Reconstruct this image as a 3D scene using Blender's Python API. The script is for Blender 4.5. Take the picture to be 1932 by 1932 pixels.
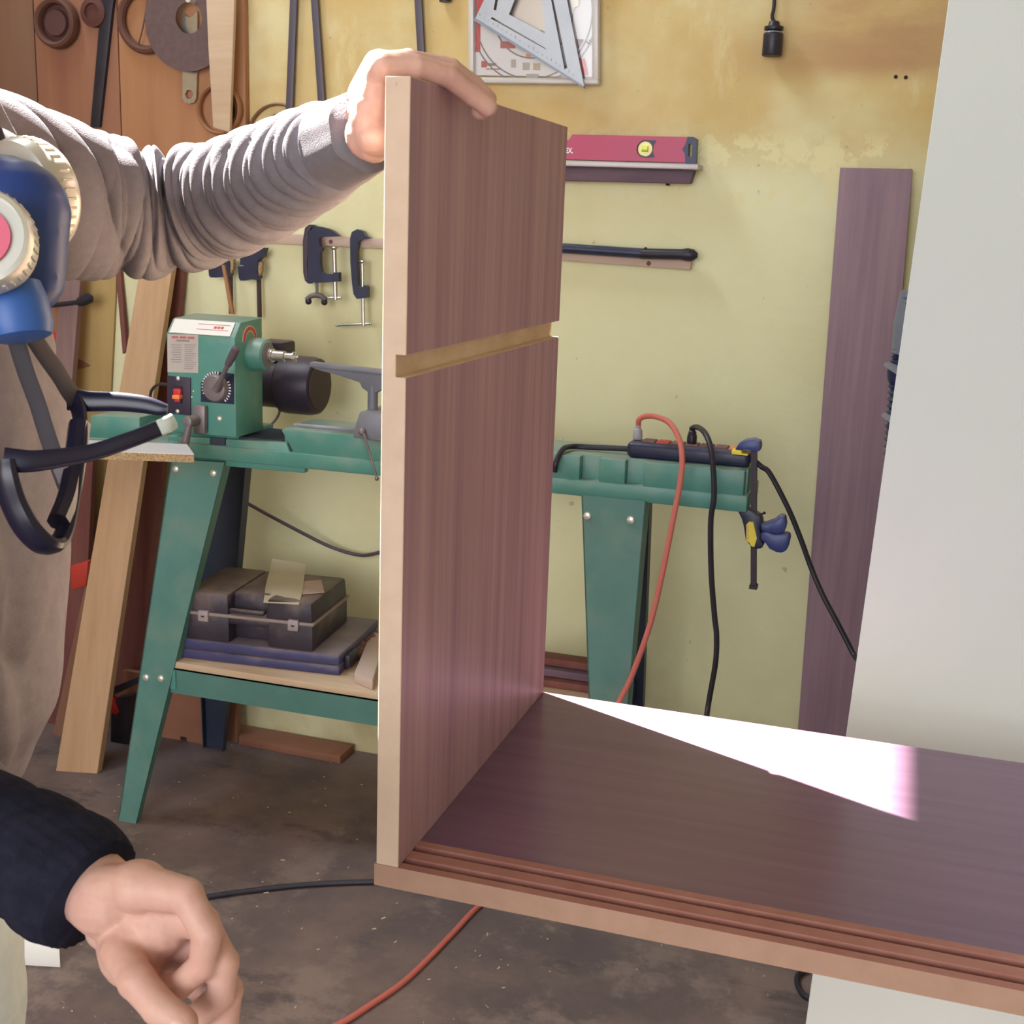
import bpy, bmesh, math, random
import numpy as np
from mathutils import Vector, Matrix, noise
random.seed(4)
SC = bpy.context.scene
COL = SC.collection
for o in list(bpy.data.objects): bpy.data.objects.remove(o)

# ------------------------------------------------------------------ camera
F, YAW, PIT, ROL, H = 2348.0, -0.300, 0.2263, 0.0358, 1.42
cy, sy, cp, sp = math.cos(YAW), math.sin(YAW), math.cos(PIT), math.sin(PIT)
FW = Vector((sy*cp, cy*cp, -sp)); R0 = Vector((cy, -sy, 0)); U0 = R0.cross(FW)
RT = R0*math.cos(ROL) + U0*math.sin(ROL); UP = -R0*math.sin(ROL) + U0*math.cos(ROL)
EYE = Vector((0, 0, H))
cam = bpy.data.cameras.new('camera'); co = bpy.data.objects.new('camera', cam); COL.objects.link(co)
co.matrix_world = Matrix(((RT.x, UP.x, -FW.x, EYE.x), (RT.y, UP.y, -FW.y, EYE.y), (RT.z, UP.z, -FW.z, EYE.z), (0, 0, 0, 1)))
cam.sensor_width = 36; cam.lens = 36*F/1932; cam.clip_start = .02
cam.dof.use_dof = True; cam.dof.focus_distance = 1.7; cam.dof.aperture_fstop = 24
SC.camera = co
# ------------------------------------------------------------------ view, world, lights
vs = SC.view_settings
vs.view_transform = 'Standard'; vs.look = 'None'; vs.gamma = 1; vs.use_curve_mapping = False
vs.exposure = 0.0
w = bpy.data.worlds.new('sky'); SC.world = w; w.use_nodes = True
bg = w.node_tree.nodes['Background']; bg.inputs[0].default_value = (.62, .78, 1, 1); bg.inputs[1].default_value = 1.0
def lamp(name, kind, loc, dirv, energy, color, sx=1, sy_=1, angle=.009):
    d = bpy.data.lights.new(name, kind); d.energy = energy; d.color = color
    if kind == 'AREA': d.shape = 'RECTANGLE'; d.size = sx; d.size_y = sy_
    if kind == 'SUN': d.angle = angle
    o = bpy.data.objects.new(name, d); COL.objects.link(o); o.location = loc
    o.rotation_euler = Vector(dirv).to_track_quat('-Z', 'Y').to_euler()
    return o
SUNH = Vector((.915, -.404, 0)); SUN = (SUNH*1.0 + Vector((0, 0, -1.3725))).normalized()
lamp('sun', 'SUN', (-4, 4, 5), SUN, 95, (1, .95, .88))
lamp('daylight_through_garage_door', 'AREA', (-.95, -3.35, 1.9), (.12, 1, -.08), 192, (1, .985, .975), 3.6, 2.4)
lamp('sky_light_at_added_window', 'AREA', (-2.42, 2.0, 4.3), (1, -.25, -1.1), 95, (.72, .86, 1), 1.6, .6)  # sky light set at the unseen window added for the sun patch

# ------------------------------------------------------------------ pixel helpers (real depth given each time)
def ray(x, y): return FW + RT*((x-966)/F) - UP*((y-966)/F)
def onY(x, y, Y): d = ray(x, y); return EYE + d*(Y/d.y)
def onZ(x, y, Z): d = ray(x, y); return EYE + d*((Z-H)/d.z)
def onX(x, y, X): d = ray(x, y); return EYE + d*(X/d.x)
def at(x, y, t): return EYE + ray(x, y)*t
PPM = lambda t: F/t
V = Vector
def lin(r, g, b):
    f = lambda c: (c/12.92 if c <= .04045 else ((c+.055)/1.055)**2.4)
    return (f(r/255), f(g/255), f(b/255))

# ------------------------------------------------------------------ materials
MATS = {}
def mk(name, col, rough=.6, metal=0, col2=None, scale=8, stretch=(1, 1, 1), fac=.6, detail=4, bump=0, bscale=None, spec=.4,
       coat=0, dust=None, dustamt=0, trans=0, alpha=1):
    m = bpy.data.materials.new(name); m.use_nodes = True; N = m.node_tree.nodes; L = m.node_tree.links
    b = N['Principled BSDF']; b.inputs['Base Color'].default_value = (*col, 1); b.inputs['Roughness'].default_value = rough
    b.inputs['Metallic'].default_value = metal; b.inputs['Specular IOR Level'].default_value = spec
    if coat: b.inputs['Coat Weight'].default_value = coat; b.inputs['Coat Roughness'].default_value = .12
    if trans: b.inputs['Transmission Weight'].default_value = trans
    if alpha < 1: b.inputs['Alpha'].default_value = alpha
    tc = N.new('ShaderNodeTexCoord'); mp = N.new('ShaderNodeMapping'); mp.inputs['Scale'].default_value = stretch
    L.new(tc.outputs['Object'], mp.inputs[0])
    last = None
    if col2 is not None:
        n = N.new('ShaderNodeTexNoise'); n.inputs['Scale'].default_value = scale; n.inputs['Detail'].default_value = detail; n.inputs['Roughness'].default_value = .6
        L.new(mp.outputs[0], n.inputs['Vector'])
        r = N.new('ShaderNodeValToRGB'); e = r.color_ramp.elements
        e[0].position = .5-.25*fac; e[1].position = .5+.25*fac
        e[0].color = (*col, 1); e[1].color = (*col2, 1)
        L.new(n.outputs['Fac'], r.inputs[0]); last = r.outputs[0]
        L.new(last, b.inputs['Base Color'])
    if dust is not None:
        # sawdust: settles on faces turned upwards, in patches
        g = N.new('ShaderNodeNewGeometry'); sx = N.new('ShaderNodeSeparateXYZ'); L.new(g.outputs['Normal'], sx.inputs[0])
        n2 = N.new('ShaderNodeTexNoise'); n2.inputs['Scale'].default_value = 14; n2.inputs['Detail'].default_value = 6; L.new(tc.outputs['Object'], n2.inputs['Vector'])
        a = N.new('ShaderNodeMath'); a.operation = 'MULTIPLY_ADD'; a.inputs[1].default_value = .55; a.inputs[2].default_value = dustamt-.5; a.use_clamp = False
        L.new(sx.outputs['Z'], a.inputs[0])
        a2 = N.new('ShaderNodeMath'); a2.operation = 'MULTIPLY_ADD'; a2.inputs[1].default_value = 1.1; a2.use_clamp = True
        L.new(n2.outputs['Fac'], a2.inputs[0]); L.new(a.outputs[0], a2.inputs[2])
        mx = N.new('ShaderNodeMix'); mx.data_type = 'RGBA'; L.new(a2.outputs[0], mx.inputs['Factor'])
        if last is not None: L.new(last, mx.inputs['A'])
        else: mx.inputs['A'].default_value = (*col, 1)
        mx.inputs['B'].default_value = (*dust, 1); L.new(mx.outputs['Result'], b.inputs['Base Color'])
    if bump:
        n3 = N.new('ShaderNodeTexNoise'); n3.inputs['Scale'].default_value = bscale or scale*4; n3.inputs['Detail'].default_value = 5
        L.new(mp.outputs[0], n3.inputs['Vector'])
        bp = N.new('ShaderNodeBump'); bp.inputs['Strength'].default_value = bump; bp.inputs['Distance'].default_value = .004
        L.new(n3.outputs['Fac'], bp.inputs['Height']); L.new(bp.outputs[0], b.inputs['Normal'])
    MATS[name] = m
    return m
DUST = (.42, .33, .24)
M = {}
M['floor'] = mk('floor_concrete', (.075, .052, .048), .62, col2=(.15, .105, .085), scale=2.3, fac=.9, detail=9, bump=.25, bscale=30)
M['ceil'] = mk('ceiling_paint', (.42, .36, .28), .9)
M['yplain'] = mk('side_wall_paint', (.52, .42, .22), .9, col2=(.6, .5, .28), scale=2)
M['mdf'] = mk('raw_fibreboard', (.50, .37, .265), .7, col2=(.56, .42, .31), scale=40, fac=.8, bump=.05)
M['mdfbase'] = mk('raw_fibreboard_brown', (.31, .185, .125), .7, col2=(.36, .215, .15), scale=40, fac=.8, bump=.05)
M['mdfdark'] = mk('raw_fibreboard_tracks', (.34, .145, .115), .75, col2=(.39, .18, .14), scale=30)
M['dado'] = mk('fresh_cut_wood', (.72, .56, .38), .75, col2=(.60, .43, .27), scale=22, stretch=(1, .5, 1))
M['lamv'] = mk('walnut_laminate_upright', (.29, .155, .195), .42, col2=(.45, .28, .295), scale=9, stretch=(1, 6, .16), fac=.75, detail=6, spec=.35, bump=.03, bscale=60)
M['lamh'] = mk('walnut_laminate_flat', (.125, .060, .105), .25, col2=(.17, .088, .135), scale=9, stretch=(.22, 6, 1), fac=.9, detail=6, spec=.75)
M['lamboard'] = mk('walnut_laminate_board', (.185, .108, .15), .45, col2=(.28, .175, .21), scale=9, stretch=(5, 1, .2), fac=.9, detail=6, spec=.35)
M['white'] = mk('white_melamine', (.46, .488, .462), .5, col2=(.485, .51, .48), scale=2, spec=.3)
M['chip'] = mk('chipboard_edge', (.50, .37, .20), .85, col2=(.24, .15, .08), scale=220, fac=.7)
M['pale'] = mk('pale_softwood', (.52, .33, .19), .7, col2=(.44, .26, .14), scale=6, stretch=(8, 3, .5), fac=.9)
M['ply'] = mk('shelf_plywood', (.60, .45, .31), .7, col2=(.52, .37, .25), scale=6, stretch=(.5, 6, 6))
M['brown'] = mk('brown_wood', (.20, .085, .05), .7, col2=(.27, .125, .075), scale=5, stretch=(6, 2, .5))
M['redbrown'] = mk('red_brown_wood', (.16, .05, .045), .7, col2=(.21, .075, .06), scale=5, stretch=(6, 2, .5))
M['orange'] = mk('orange_plywood', (.32, .145, .078), .65, col2=(.23, .095, .06), scale=3.2, stretch=(5, 2, .45), fac=1, detail=7)
M['orange2'] = mk('orange_plywood_light', (.44, .225, .11), .65, col2=(.35, .155, .075), scale=3.2, stretch=(5, 2, .45), fac=1, detail=7)
M['orange3'] = mk('orange_plywood_dark', (.20, .10, .055), .65, col2=(.15, .068, .042), scale=3.2, stretch=(5, 2, .45), fac=1, detail=7)
M['purpleboard'] = mk('grey_purple_board', (.25, .155, .15), .6, col2=(.20, .12, .12), scale=6, stretch=(6, 2, .4))
M['green'] = mk('green_machine_enamel', (.058, .225, .192), .42, col2=(.09, .27, .235), scale=7, fac=1, dust=(.34, .34, .26), dustamt=-.04, spec=.5)
M['greend'] = mk('green_sheet_steel', (.060, .17, .15), .5, col2=(.10, .22, .195), scale=9, fac=1, dust=(.26, .26, .19), dustamt=-.13, bump=.05, bscale=60)
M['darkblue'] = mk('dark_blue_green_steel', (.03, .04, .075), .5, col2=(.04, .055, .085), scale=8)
M['grey'] = mk('grey_cast_metal', (.16, .13, .15), .45, .35, col2=(.22, .19, .2), scale=14, dust=DUST, dustamt=-.2)
M['greyblue'] = mk('grey_blue_enamel', (.15, .165, .215), .45, .1, col2=(.2, .21, .26), scale=10, dust=DUST, dustamt=-.25)
M['steel'] = mk('bright_steel', (.62, .60, .58), .28, .9, col2=(.5, .48, .47), scale=20)
M['alu'] = mk('dull_aluminium', (.36, .38, .42), .42, .35, col2=(.42, .44, .48), scale=9, spec=.5)
M['bolt'] = mk('zinc_bolt', (.75, .72, .66), .3, .6)
M['black'] = mk('black_plastic', (.016, .014, .024), .42, col2=(.026, .022, .034), scale=12)
M['blackd'] = mk('dusty_black_plastic', (.026, .020, .034), .5, col2=(.045, .035, .05), scale=14, dust=(.36, .26, .21), dustamt=-.13)
M['motor'] = mk('motor_black_enamel', (.026, .018, .032), .45, col2=(.04, .028, .045), scale=9, dust=(.2, .13, .13), dustamt=-.25)
M['blueblack'] = mk('blue_black_plastic', (.02, .022, .055), .4, col2=(.03, .035, .08), scale=12, dust=(.2, .18, .2), dustamt=-.3)
M['bluecase'] = mk('blue_plastic_case', (.045, .046, .13), .5, col2=(.06, .06, .155), scale=12, dust=(.34, .26, .22), dustamt=-.12)
M['clampblue'] = mk('clamp_blue_plastic', (.028, .04, .17), .38, col2=(.05, .07, .24), scale=18, dust=(.4, .4, .5), dustamt=-.35)
M['yellow'] = mk('yellow_label', (.78, .62, .07), .5)
M['levelred'] = mk('magenta_red_paint', (.46, .035, .105), .38, col2=(.42, .04, .12), scale=6)
M['vial'] = mk('vial_yellow', (.72, .62, .15), .2, spec=.6)
M['vialg'] = mk('vial_green', (.65, .8, .08), .2)
M['navy'] = mk('navy_plastic', (.02, .03, .085), .4)
M['red'] = mk('red_plastic', (.55, .03, .04), .4)
M['amber'] = mk('amber_rocker', (.8, .22, .08), .35)
M['redtape'] = mk('orange_red_plastic', (.52, .05, .035), .5)
M['plate'] = mk('polished_name_plate', (.92, .92, .93), .12, .25, spec=.9, coat=.6)
M['label'] = mk('printed_paper_label', (.44, .40, .38), .6)
M['ink'] = mk('grey_print', (.25, .21, .22), .6)
M['inkred'] = mk('red_print', (.50, .11, .11), .6)
M['paper'] = mk('cream_card', (.62, .54, .38), .7, col2=(.56, .47, .33), scale=9)
M['cardw'] = mk('white_card', (.74, .72, .74), .45)
M['printred'] = mk('red_card_print', (.62, .04, .05), .45)
M['skin'] = mk('skin', (.60, .37, .30), .5, col2=(.53, .29, .23), scale=40, fac=.9, spec=.35, bump=.12, bscale=160)
M['skin'].node_tree.nodes['Principled BSDF'].inputs['Subsurface Weight'].default_value = .12
M['skin'].node_tree.nodes['Principled BSDF'].inputs['Subsurface Radius'].default_value = (.012, .004, .002)
M['nail'] = mk('nail', (.62, .38, .31), .3)
M['cloth'] = mk('grey_sweatshirt', (.130, .119, .134), .95, col2=(.16, .149, .163), scale=90, fac=1, bump=.25, bscale=700, spec=.1)
M['clothshade'] = mk('shade_dark_cloth', (.012, .013, .024), .95, col2=(.018, .018, .032), scale=60, bump=.2, bscale=500, spec=.08)  # near-black tone carries the shade on the lower sleeve
M['jeans'] = mk('pale_jeans', (.36, .42, .42), .95, col2=(.42, .47, .46), scale=50, spec=.1)
M['hair'] = mk('dark_hair', (.03, .02, .016), .6, col2=(.05, .035, .025), scale=60)
M['shoe'] = mk('brown_work_shoe', (.09, .055, .035), .6)
M['eyew'] = mk('eye_white', (.75, .72, .68), .2)
M['maskblue'] = mk('respirator_blue_rubber', (.012, .035, .155), .42, col2=(.02, .055, .22), scale=8)
M['maskblue2'] = mk('respirator_light_blue', (.03, .10, .34), .42)
M['silver'] = mk('pale_silver_cartridge', (.55, .53, .46), .32, .35, spec=.6)
M['pink'] = mk('pink_filter_pad', (.62, .14, .22), .9)
M['strap'] = mk('grey_black_strap', (.05, .043, .05), .85)
M['frame'] = mk('black_glasses_frame', (.010, .009, .024), .3)
M['cordred'] = mk('orange_red_cable', (.56, .15, .12), .45)
M['cordred2'] = mk('crimson_cable', (.44, .055, .065), .45)
M['rail'] = mk('pale_rail_wood', (.58, .43, .36), .7, col2=(.52, .37, .30), scale=6, stretch=(.5, 5, 5))
M['railp'] = mk('weathered_rail_wood', (.19, .12, .15), .7, col2=(.11, .07, .11), scale=9, stretch=(.7, 5, 4), fac=.9)
M['disc'] = mk('brown_grey_abrasive', (.115, .072, .072), .9, col2=(.14, .09, .085), scale=60)
M['beltb'] = mk('brown_belt', (.12, .052, .036), .85)
M['tan'] = mk('tan_belt', (.36, .17, .085), .8)
M['rust'] = mk('rusty_cloth', (.22, .105, .085), .9, col2=(.12, .06, .06), scale=30)
M['chips'] = mk('wood_chips', (.55, .42, .30), .9)
M['hole'] = mk('dark_hole', (.03, .02, .015), .9)
M['cardboard'] = mk('brown_fibreboard', (.23, .095, .055), .75, col2=(.28, .12, .07), scale=6)
# clear plastic
m = bpy.data.materials.new('clear_plastic'); m.use_nodes = True; N = m.node_tree.nodes; L = m.node_tree.links
N.remove(N['Principled BSDF']); tr = N.new('ShaderNodeBsdfTransparent'); gl = N.new('ShaderNodeBsdfGlossy'); gl.inputs['Roughness'].default_value = .08
lw = N.new('ShaderNodeFresnel'); lw.inputs[0].default_value = 1.45; mx = N.new('ShaderNodeMixShader')
L.new(lw.outputs[0], mx.inputs[0]); L.new(tr.outputs[0], mx.inputs[1]); L.new(gl.outputs[0], mx.inputs[2]); L.new(mx.outputs[0], N['Material Output'].inputs[0]); M['clear'] = m
M['clearrim'] = mk('milky_plastic_rim', (.72, .68, .66), .25, alpha=.72, spec=.6)
# back wall paint: yellow limewash with scuffed pale patches and ochre stains
m = bpy.data.materials.new('yellow_wall_paint'); m.use_nodes = True; N = m.node_tree.nodes; L = m.node_tree.links; b = N['Principled BSDF']
b.inputs['Roughness'].default_value = .85; b.inputs['Specular IOR Level'].default_value = .2
tc = N.new('ShaderNodeTexCoord'); sep = N.new('ShaderNodeSeparateXYZ'); L.new(tc.outputs['Object'], sep.inputs[0])
def nz(scale, det=5, rgh=.55, st=(1, 1, 1)):
    mp = N.new('ShaderNodeMapping'); mp.inputs['Scale'].default_value = st; L.new(tc.outputs['Object'], mp.inputs[0])
    n = N.new('ShaderNodeTexNoise'); n.inputs['Scale'].default_value = scale; n.inputs['Detail'].default_value = det; n.inputs['Roughness'].default_value = rgh; L.new(mp.outputs[0], n.inputs[0]); return n.outputs['Fac']
def rng(src, a, b_, c=0, d=1):
    r = N.new('ShaderNodeMapRange'); r.interpolation_type = 'SMOOTHSTEP'; L.new(src, r.inputs[0]); r.inputs[1].default_value = a; r.inputs[2].default_value = b_; r.inputs[3].default_value = c; r.inputs[4].default_value = d; return r.outputs[0]
def mul(a, b_):
    r = N.new('ShaderNodeMath'); r.operation = 'MULTIPLY'; L.new(a, r.inputs[0]); L.new(b_, r.inputs[1]); return r.outputs[0]
def mixc(a, bcol, f):
    r = N.new('ShaderNodeMix'); r.data_type = 'RGBA'; L.new(f, r.inputs['Factor']); 
    if isinstance(a, tuple): r.inputs['A'].default_value = (*a, 1)
    else: L.new(a, r.inputs['A'])
    r.inputs['B'].default_value = (*bcol, 1); return r.outputs['Result']
c = mixc((.76, .735, .47), (.70, .66, .40), rng(nz(2.2), .4, .65))
# worn ochre zone high on the wall, with chalky patches where the paint has flaked
hz = rng(sep.outputs['Z'], 1.50, 1.68)
c = mixc(c, (.60, .44, .19), mul(hz, rng(nz(3.5, 6), .25, .6, .3, 1)))
bandm = mul(rng(sep.outputs['Z'], 1.44, 1.53), rng(sep.outputs['Z'], 1.66, 1.60))
c = mixc(c, (.77, .70, .40), mul(bandm, rng(nz(16, 7, .7), .50, .56, 0, .8)))
c = mixc(c, (.76, .67, .40), mul(hz, rng(nz(5, 8, .7, (1, 1, .35)), .56, .70, 0, .55)))
# brown water stain along the top
st = mul(rng(sep.outputs['Z'], 1.735, 1.79), rng(nz(6, 5, .6, (.4, 1, 1)), .3, .6, .2, 1)); st = mul(st, rng(sep.outputs['X'], -.6, -.1))
c = mixc(c, (.46, .28, .14), st)
c = mixc(c, (.36, .24, .13), rng(nz(38, 3, .5), .70, .76, 0, .5))
c = mixc(c, (.45, .36, .18), mul(rng(sep.outputs['Z'], .45, .1), rng(nz(4, 6), .3, .7)))
L.new(c, b.inputs['Base Color'])
bp = N.new('ShaderNodeBump'); bp.inputs['Strength'].default_value = .25; bp.inputs['Distance'].default_value = .006; L.new(nz(24, 6), bp.inputs['Height']); L.new(bp.outputs[0], b.inputs['Normal'])
M['wall'] = m
# floor: stained, worn concrete
m = M['floor']; N = m.node_tree.nodes; L = m.node_tree.links; b = N['Principled BSDF']
tc = N.new('ShaderNodeTexCoord'); sep = N.new('ShaderNodeSeparateXYZ'); L.new(tc.outputs['Object'], sep.inputs[0])
c = mixc((.115, .085, .085), (.20, .14, .12), rng(nz(2.1, 8, .65), .38, .62))
c = mixc(c, (.26, .19, .16), mul(rng(nz(4.5, 9, .7), .50, .64, 0, .8), rng(sep.outputs['Y'], 3.0, 1.9, .25, 1)))
c = mixc(c, (.32, .27, .19), rng(nz(9, 9, .7, (1, .5, 1)), .60, .70, 0, .55))
c = mixc(c, (.065, .048, .055), rng(nz(6, 8, .7, (.6, 1.2, 1)), .56, .68, 0, .7))
L.new(c, b.inputs['Base Color'])

# ------------------------------------------------------------------ mesh builder
WL = {}
class MB:
    def __init__(s): s.v = []; s.f = []; s.m = []
    def add(s, vs_, fs, mi=0):
        k = len(s.v); s.v += [Vector(p) for p in vs_]; s.f += [tuple(i+k for i in q) for q in fs]; s.m += [mi]*len(fs); return s
    def box(s, a, b, mi=0):
        (x0, y0, z0), (x1, y1, z1) = a, b
        x0, x1 = min(x0, x1), max(x0, x1); y0, y1 = min(y0, y1), max(y0, y1); z0, z1 = min(z0, z1), max(z0, z1)
        return s.add([(x0, y0, z0), (x1, y0, z0), (x1, y1, z0), (x0, y1, z0), (x0, y0, z1), (x1, y0, z1), (x1, y1, z1), (x0, y1, z1)],
                     [(3, 2, 1, 0), (4, 5, 6, 7), (0, 1, 5, 4), (1, 2, 6, 5), (2, 3, 7, 6), (3, 0, 4, 7)], mi)
    def prism(s, poly, vec, mi=0, poly2=None):
        n = len(poly); P = [Vector(p) for p in poly]; Q = [Vector(p) for p in poly2] if poly2 else [p+Vector(vec) for p in P]
        nrm = Vector((0, 0, 0))
        for i in range(n): nrm += P[i].cross(P[(i+1) % n])
        if nrm.dot(sum(Q, Vector())-sum(P, Vector())) > 0: P.reverse(); Q.reverse()
        return s.add(P+Q, [tuple(range(n)), tuple(reversed(range(n, 2*n)))] + [((i+1) % n, i, i+n, (i+1) % n+n) for i in range(n)], mi)
    def ring(s, rings, cap=True, mi=0, closed=False):
        n = len(rings[0]); vs_ = [p for r in rings for p in r]; fs = []
        K = len(rings)
        for k in range(K if closed else K-1):
            a = k*n; b_ = ((k+1) % K)*n
            for i in range(n): fs.append((a+i, a+(i+1) % n, b_+(i+1) % n, b_+i))
        if cap and not closed: fs += [tuple(reversed(range(n))), tuple(range((K-1)*n, K*n))]
        return s.add(vs_, fs, mi)
    def tube(s, pts, r, n=10, mi=0, closed=False, flat=None, up=None, cap=True):
        P = [Vector(p) for p in pts]; K = len(P); rr = r if hasattr(r, '__len__') else [r]*K
        rings = []; nprev = None
        for k in range(K):
            if closed: t = P[(k+1) % K]-P[k-1]
            else: t = P[min(k+1, K-1)]-P[max(k-1, 0)]
            t.normalize()
            if nprev is None:
                a = Vector(up) if up else (Vector((0, 0, 1)) if abs(t.z) < .9 else Vector((1, 0, 0)))
                nn = (a-t*a.dot(t)).normalized()
            else: nn = (nprev-t*nprev.dot(t)).normalized()
            if up: a = Vector(up); q = a-t*a.dot(t); nn = q.normalized() if q.length > 1e-4 else nn
            nprev = nn; bb = t.cross(nn); fl = flat if flat else 1
            rings.append([P[k]+(nn*math.cos(2*math.pi*i/n)+bb*fl*math.sin(2*math.pi*i/n))*rr[k] for i in range(n)])
        return s.ring(rings, cap, mi, closed)
    def cyl(s, a, b, r0, r1=None, n=20, mi=0): return s.tube([a, b], [r0, r1 if r1 is not None else r0], n, mi)
    def rev(s, o, ax, prof, n=24, mi=0, cap=True):
        o = Vector(o); ax = Vector(ax).normalized(); a = Vector((0, 0, 1)) if abs(ax.z) < .9 else Vector((1, 0, 0)); u = (a-ax*a.dot(ax)).normalized(); v = ax.cross(u)
        return s.ring([[o+ax*h+(u*math.cos(2*math.pi*i/n)+v*math.sin(2*math.pi*i/n))*max(r, 1e-5) for i in range(n)] for r, h in prof], cap, mi)
    def ball(s, c, r, n=14, k=8, mi=0, axes=None):
        c = Vector(c); r = Vector(r) if hasattr(r, '__len__') else Vector((r, r, r)); A = axes or (Vector((1, 0, 0)), Vector((0, 1, 0)), Vector((0, 0, 1)))
        rings = []
        for j in range(k+1):
            th = math.pi*j/k; z = -math.cos(th); q = max(math.sin(th), 1e-3)
            rings.append([c+A[0]*r.x*q*math.cos(2*math.pi*i/n)+A[1]*r.y*q*math.sin(2*math.pi*i/n)+A[2]*r.z*z for i in range(n)])
        return s.ring(rings, True, mi)
    def torus(s, c, ax, R, r, n=40, k=8, mi=0, sq=None):
        c = Vector(c); ax = Vector(ax).normalized(); a = Vector((0, 0, 1)) if abs(ax.z) < .9 else Vector((1, 0, 0)); u = (a-ax*a.dot(ax)).normalized(); v = ax.cross(u)
        rr = []
        for i in range(n):
            d = u*math.cos(2*math.pi*i/n)+v*math.sin(2*math.pi*i/n)
            rr.append([c+d*(R+r*math.cos(2*math.pi*j/k))+ax*((sq or r)*math.sin(2*math.pi*j/k)) for j in range(k)])
        return s.ring(rr, False, mi, True)
    def plate(s, outline, holes, thick, mi=0):
        """flat plate with real holes: outlines are lists of points on a plane y=const, extruded by thick in +y"""
        cu = bpy.data.curves.new('t', 'CURVE'); cu.dimensions = '2D'; cu.fill_mode = 'BOTH'; cu.extrude = thick/2
        Y = outline[0].y
        for pl in [outline]+holes:
            sp_ = cu.splines.new('POLY'); sp_.points.add(len(pl)-1); sp_.use_cyclic_u = True
            for q, p in zip(sp_.points, pl): q.co = (p.x, p.z, 0, 1)
        ob = bpy.data.objects.new('t', cu); COL.objects.link(ob)
        me = bpy.data.meshes.new_from_object(ob.evaluated_get(bpy.context.evaluated_depsgraph_get()))
        s.add([(q.co.x, Y+thick/2-q.co.z, q.co.y) for q in me.vertices], [tuple(p.vertices) for p in me.polygons], mi)
        bpy.data.objects.remove(ob); bpy.data.curves.remove(cu); bpy.data.meshes.remove(me); return s
    def build(s, name, mats, parent=None, loc=None, bevel=0, seg=2, smooth=35, remesh=0, smoothit=0, normals=True):
        if not isinstance(mats, (list, tuple)): mats = [mats]
        if parent is not None: base = WL[parent.name]
        elif loc is not None: base = Vector(loc)
        else:
            xs = [p.x for p in s.v]; ys = [p.y for p in s.v]; zs = [p.z for p in s.v]
            base = Vector(((min(xs)+max(xs))/2, (min(ys)+max(ys))/2, min(zs)))
        me = bpy.data.meshes.new(name); me.from_pydata([tuple(p-base) for p in s.v], [], s.f)
        for mm in mats: me.materials.append(mm)
        me.polygons.foreach_set('material_index', s.m)
        if normals:
            bm = bmesh.new(); bm.from_mesh(me); bmesh.ops.recalc_face_normals(bm, faces=bm.faces); bm.to_mesh(me); bm.free()
        o = bpy.data.objects.new(name, me); COL.objects.link(o)
        if bevel or remesh:
            if bevel:
                md = o.modifiers.new('b', 'BEVEL'); md.width = bevel; md.segments = seg; md.limit_method = 'ANGLE'; md.angle_limit = math.radians(40)
            if remesh:
                md = o.modifiers.new('r', 'REMESH'); md.mode = 'VOXEL'; md.voxel_size = remesh
                md = o.modifiers.new('s', 'SMOOTH'); md.factor = .5; md.iterations = smoothit
            me2 = bpy.data.meshes.new_from_object(o.evaluated_get(bpy.context.evaluated_depsgraph_get()))
            o.modifiers.clear(); o.data = me2; bpy.data.meshes.remove(me); me = me2; me.name = name
        me.polygons.foreach_set('use_smooth', [True]*len(me.polygons))
        if smooth < 180: me.set_sharp_from_angle(angle=math.radians(smooth))
        if parent is not None: o.parent = parent
        else: o.location = base
        WL[o.name] = base
        return o
def tag(o, label=None, cat=None, group=None, kind=None):
    for k, x in (('label', label), ('category', cat), ('group', group), ('kind', kind)):
        if x: o[k] = x
    return o
def thing(name, label, cat, loc, group=None):
    o = bpy.data.objects.new(name, None); o.empty_display_size = .05; COL.objects.link(o); o.location = loc; WL[o.name] = Vector(loc)
    return tag(o, label, cat, group)
def cr(pts, n=8):
    """Catmull-Rom through 3D points"""
    P = [Vector(p) for p in pts]; P = [P[0]*2-P[1]]+P+[P[-1]*2-P[-2]]; out = []
    for i in range(1, len(P)-2):
        for k in range(n):
            t = k/n; a, b_, c_, d = P[i-1], P[i], P[i+1], P[i+2]
            out.append(.5*((2*b_)+(c_-a)*t+(2*a-5*b_+4*c_-d)*t*t+(3*b_-a-3*c_+d)*t**3))
    out.append(P[-2]); return out
def crs(vals, n=8): return [p.x for p in cr([Vector((v, 0, 0)) for v in vals], n)]
def PL(pts, Y): return [onY(x, y, Y) for x, y in pts]
def circ(c, r, n=40, Y=None): return [V((c.x+r*math.cos(2*math.pi*i/n), c.y if Y is None else Y, c.z+r*math.sin(2*math.pi*i/n))) for i in range(n)]
YW = 2.92
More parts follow.
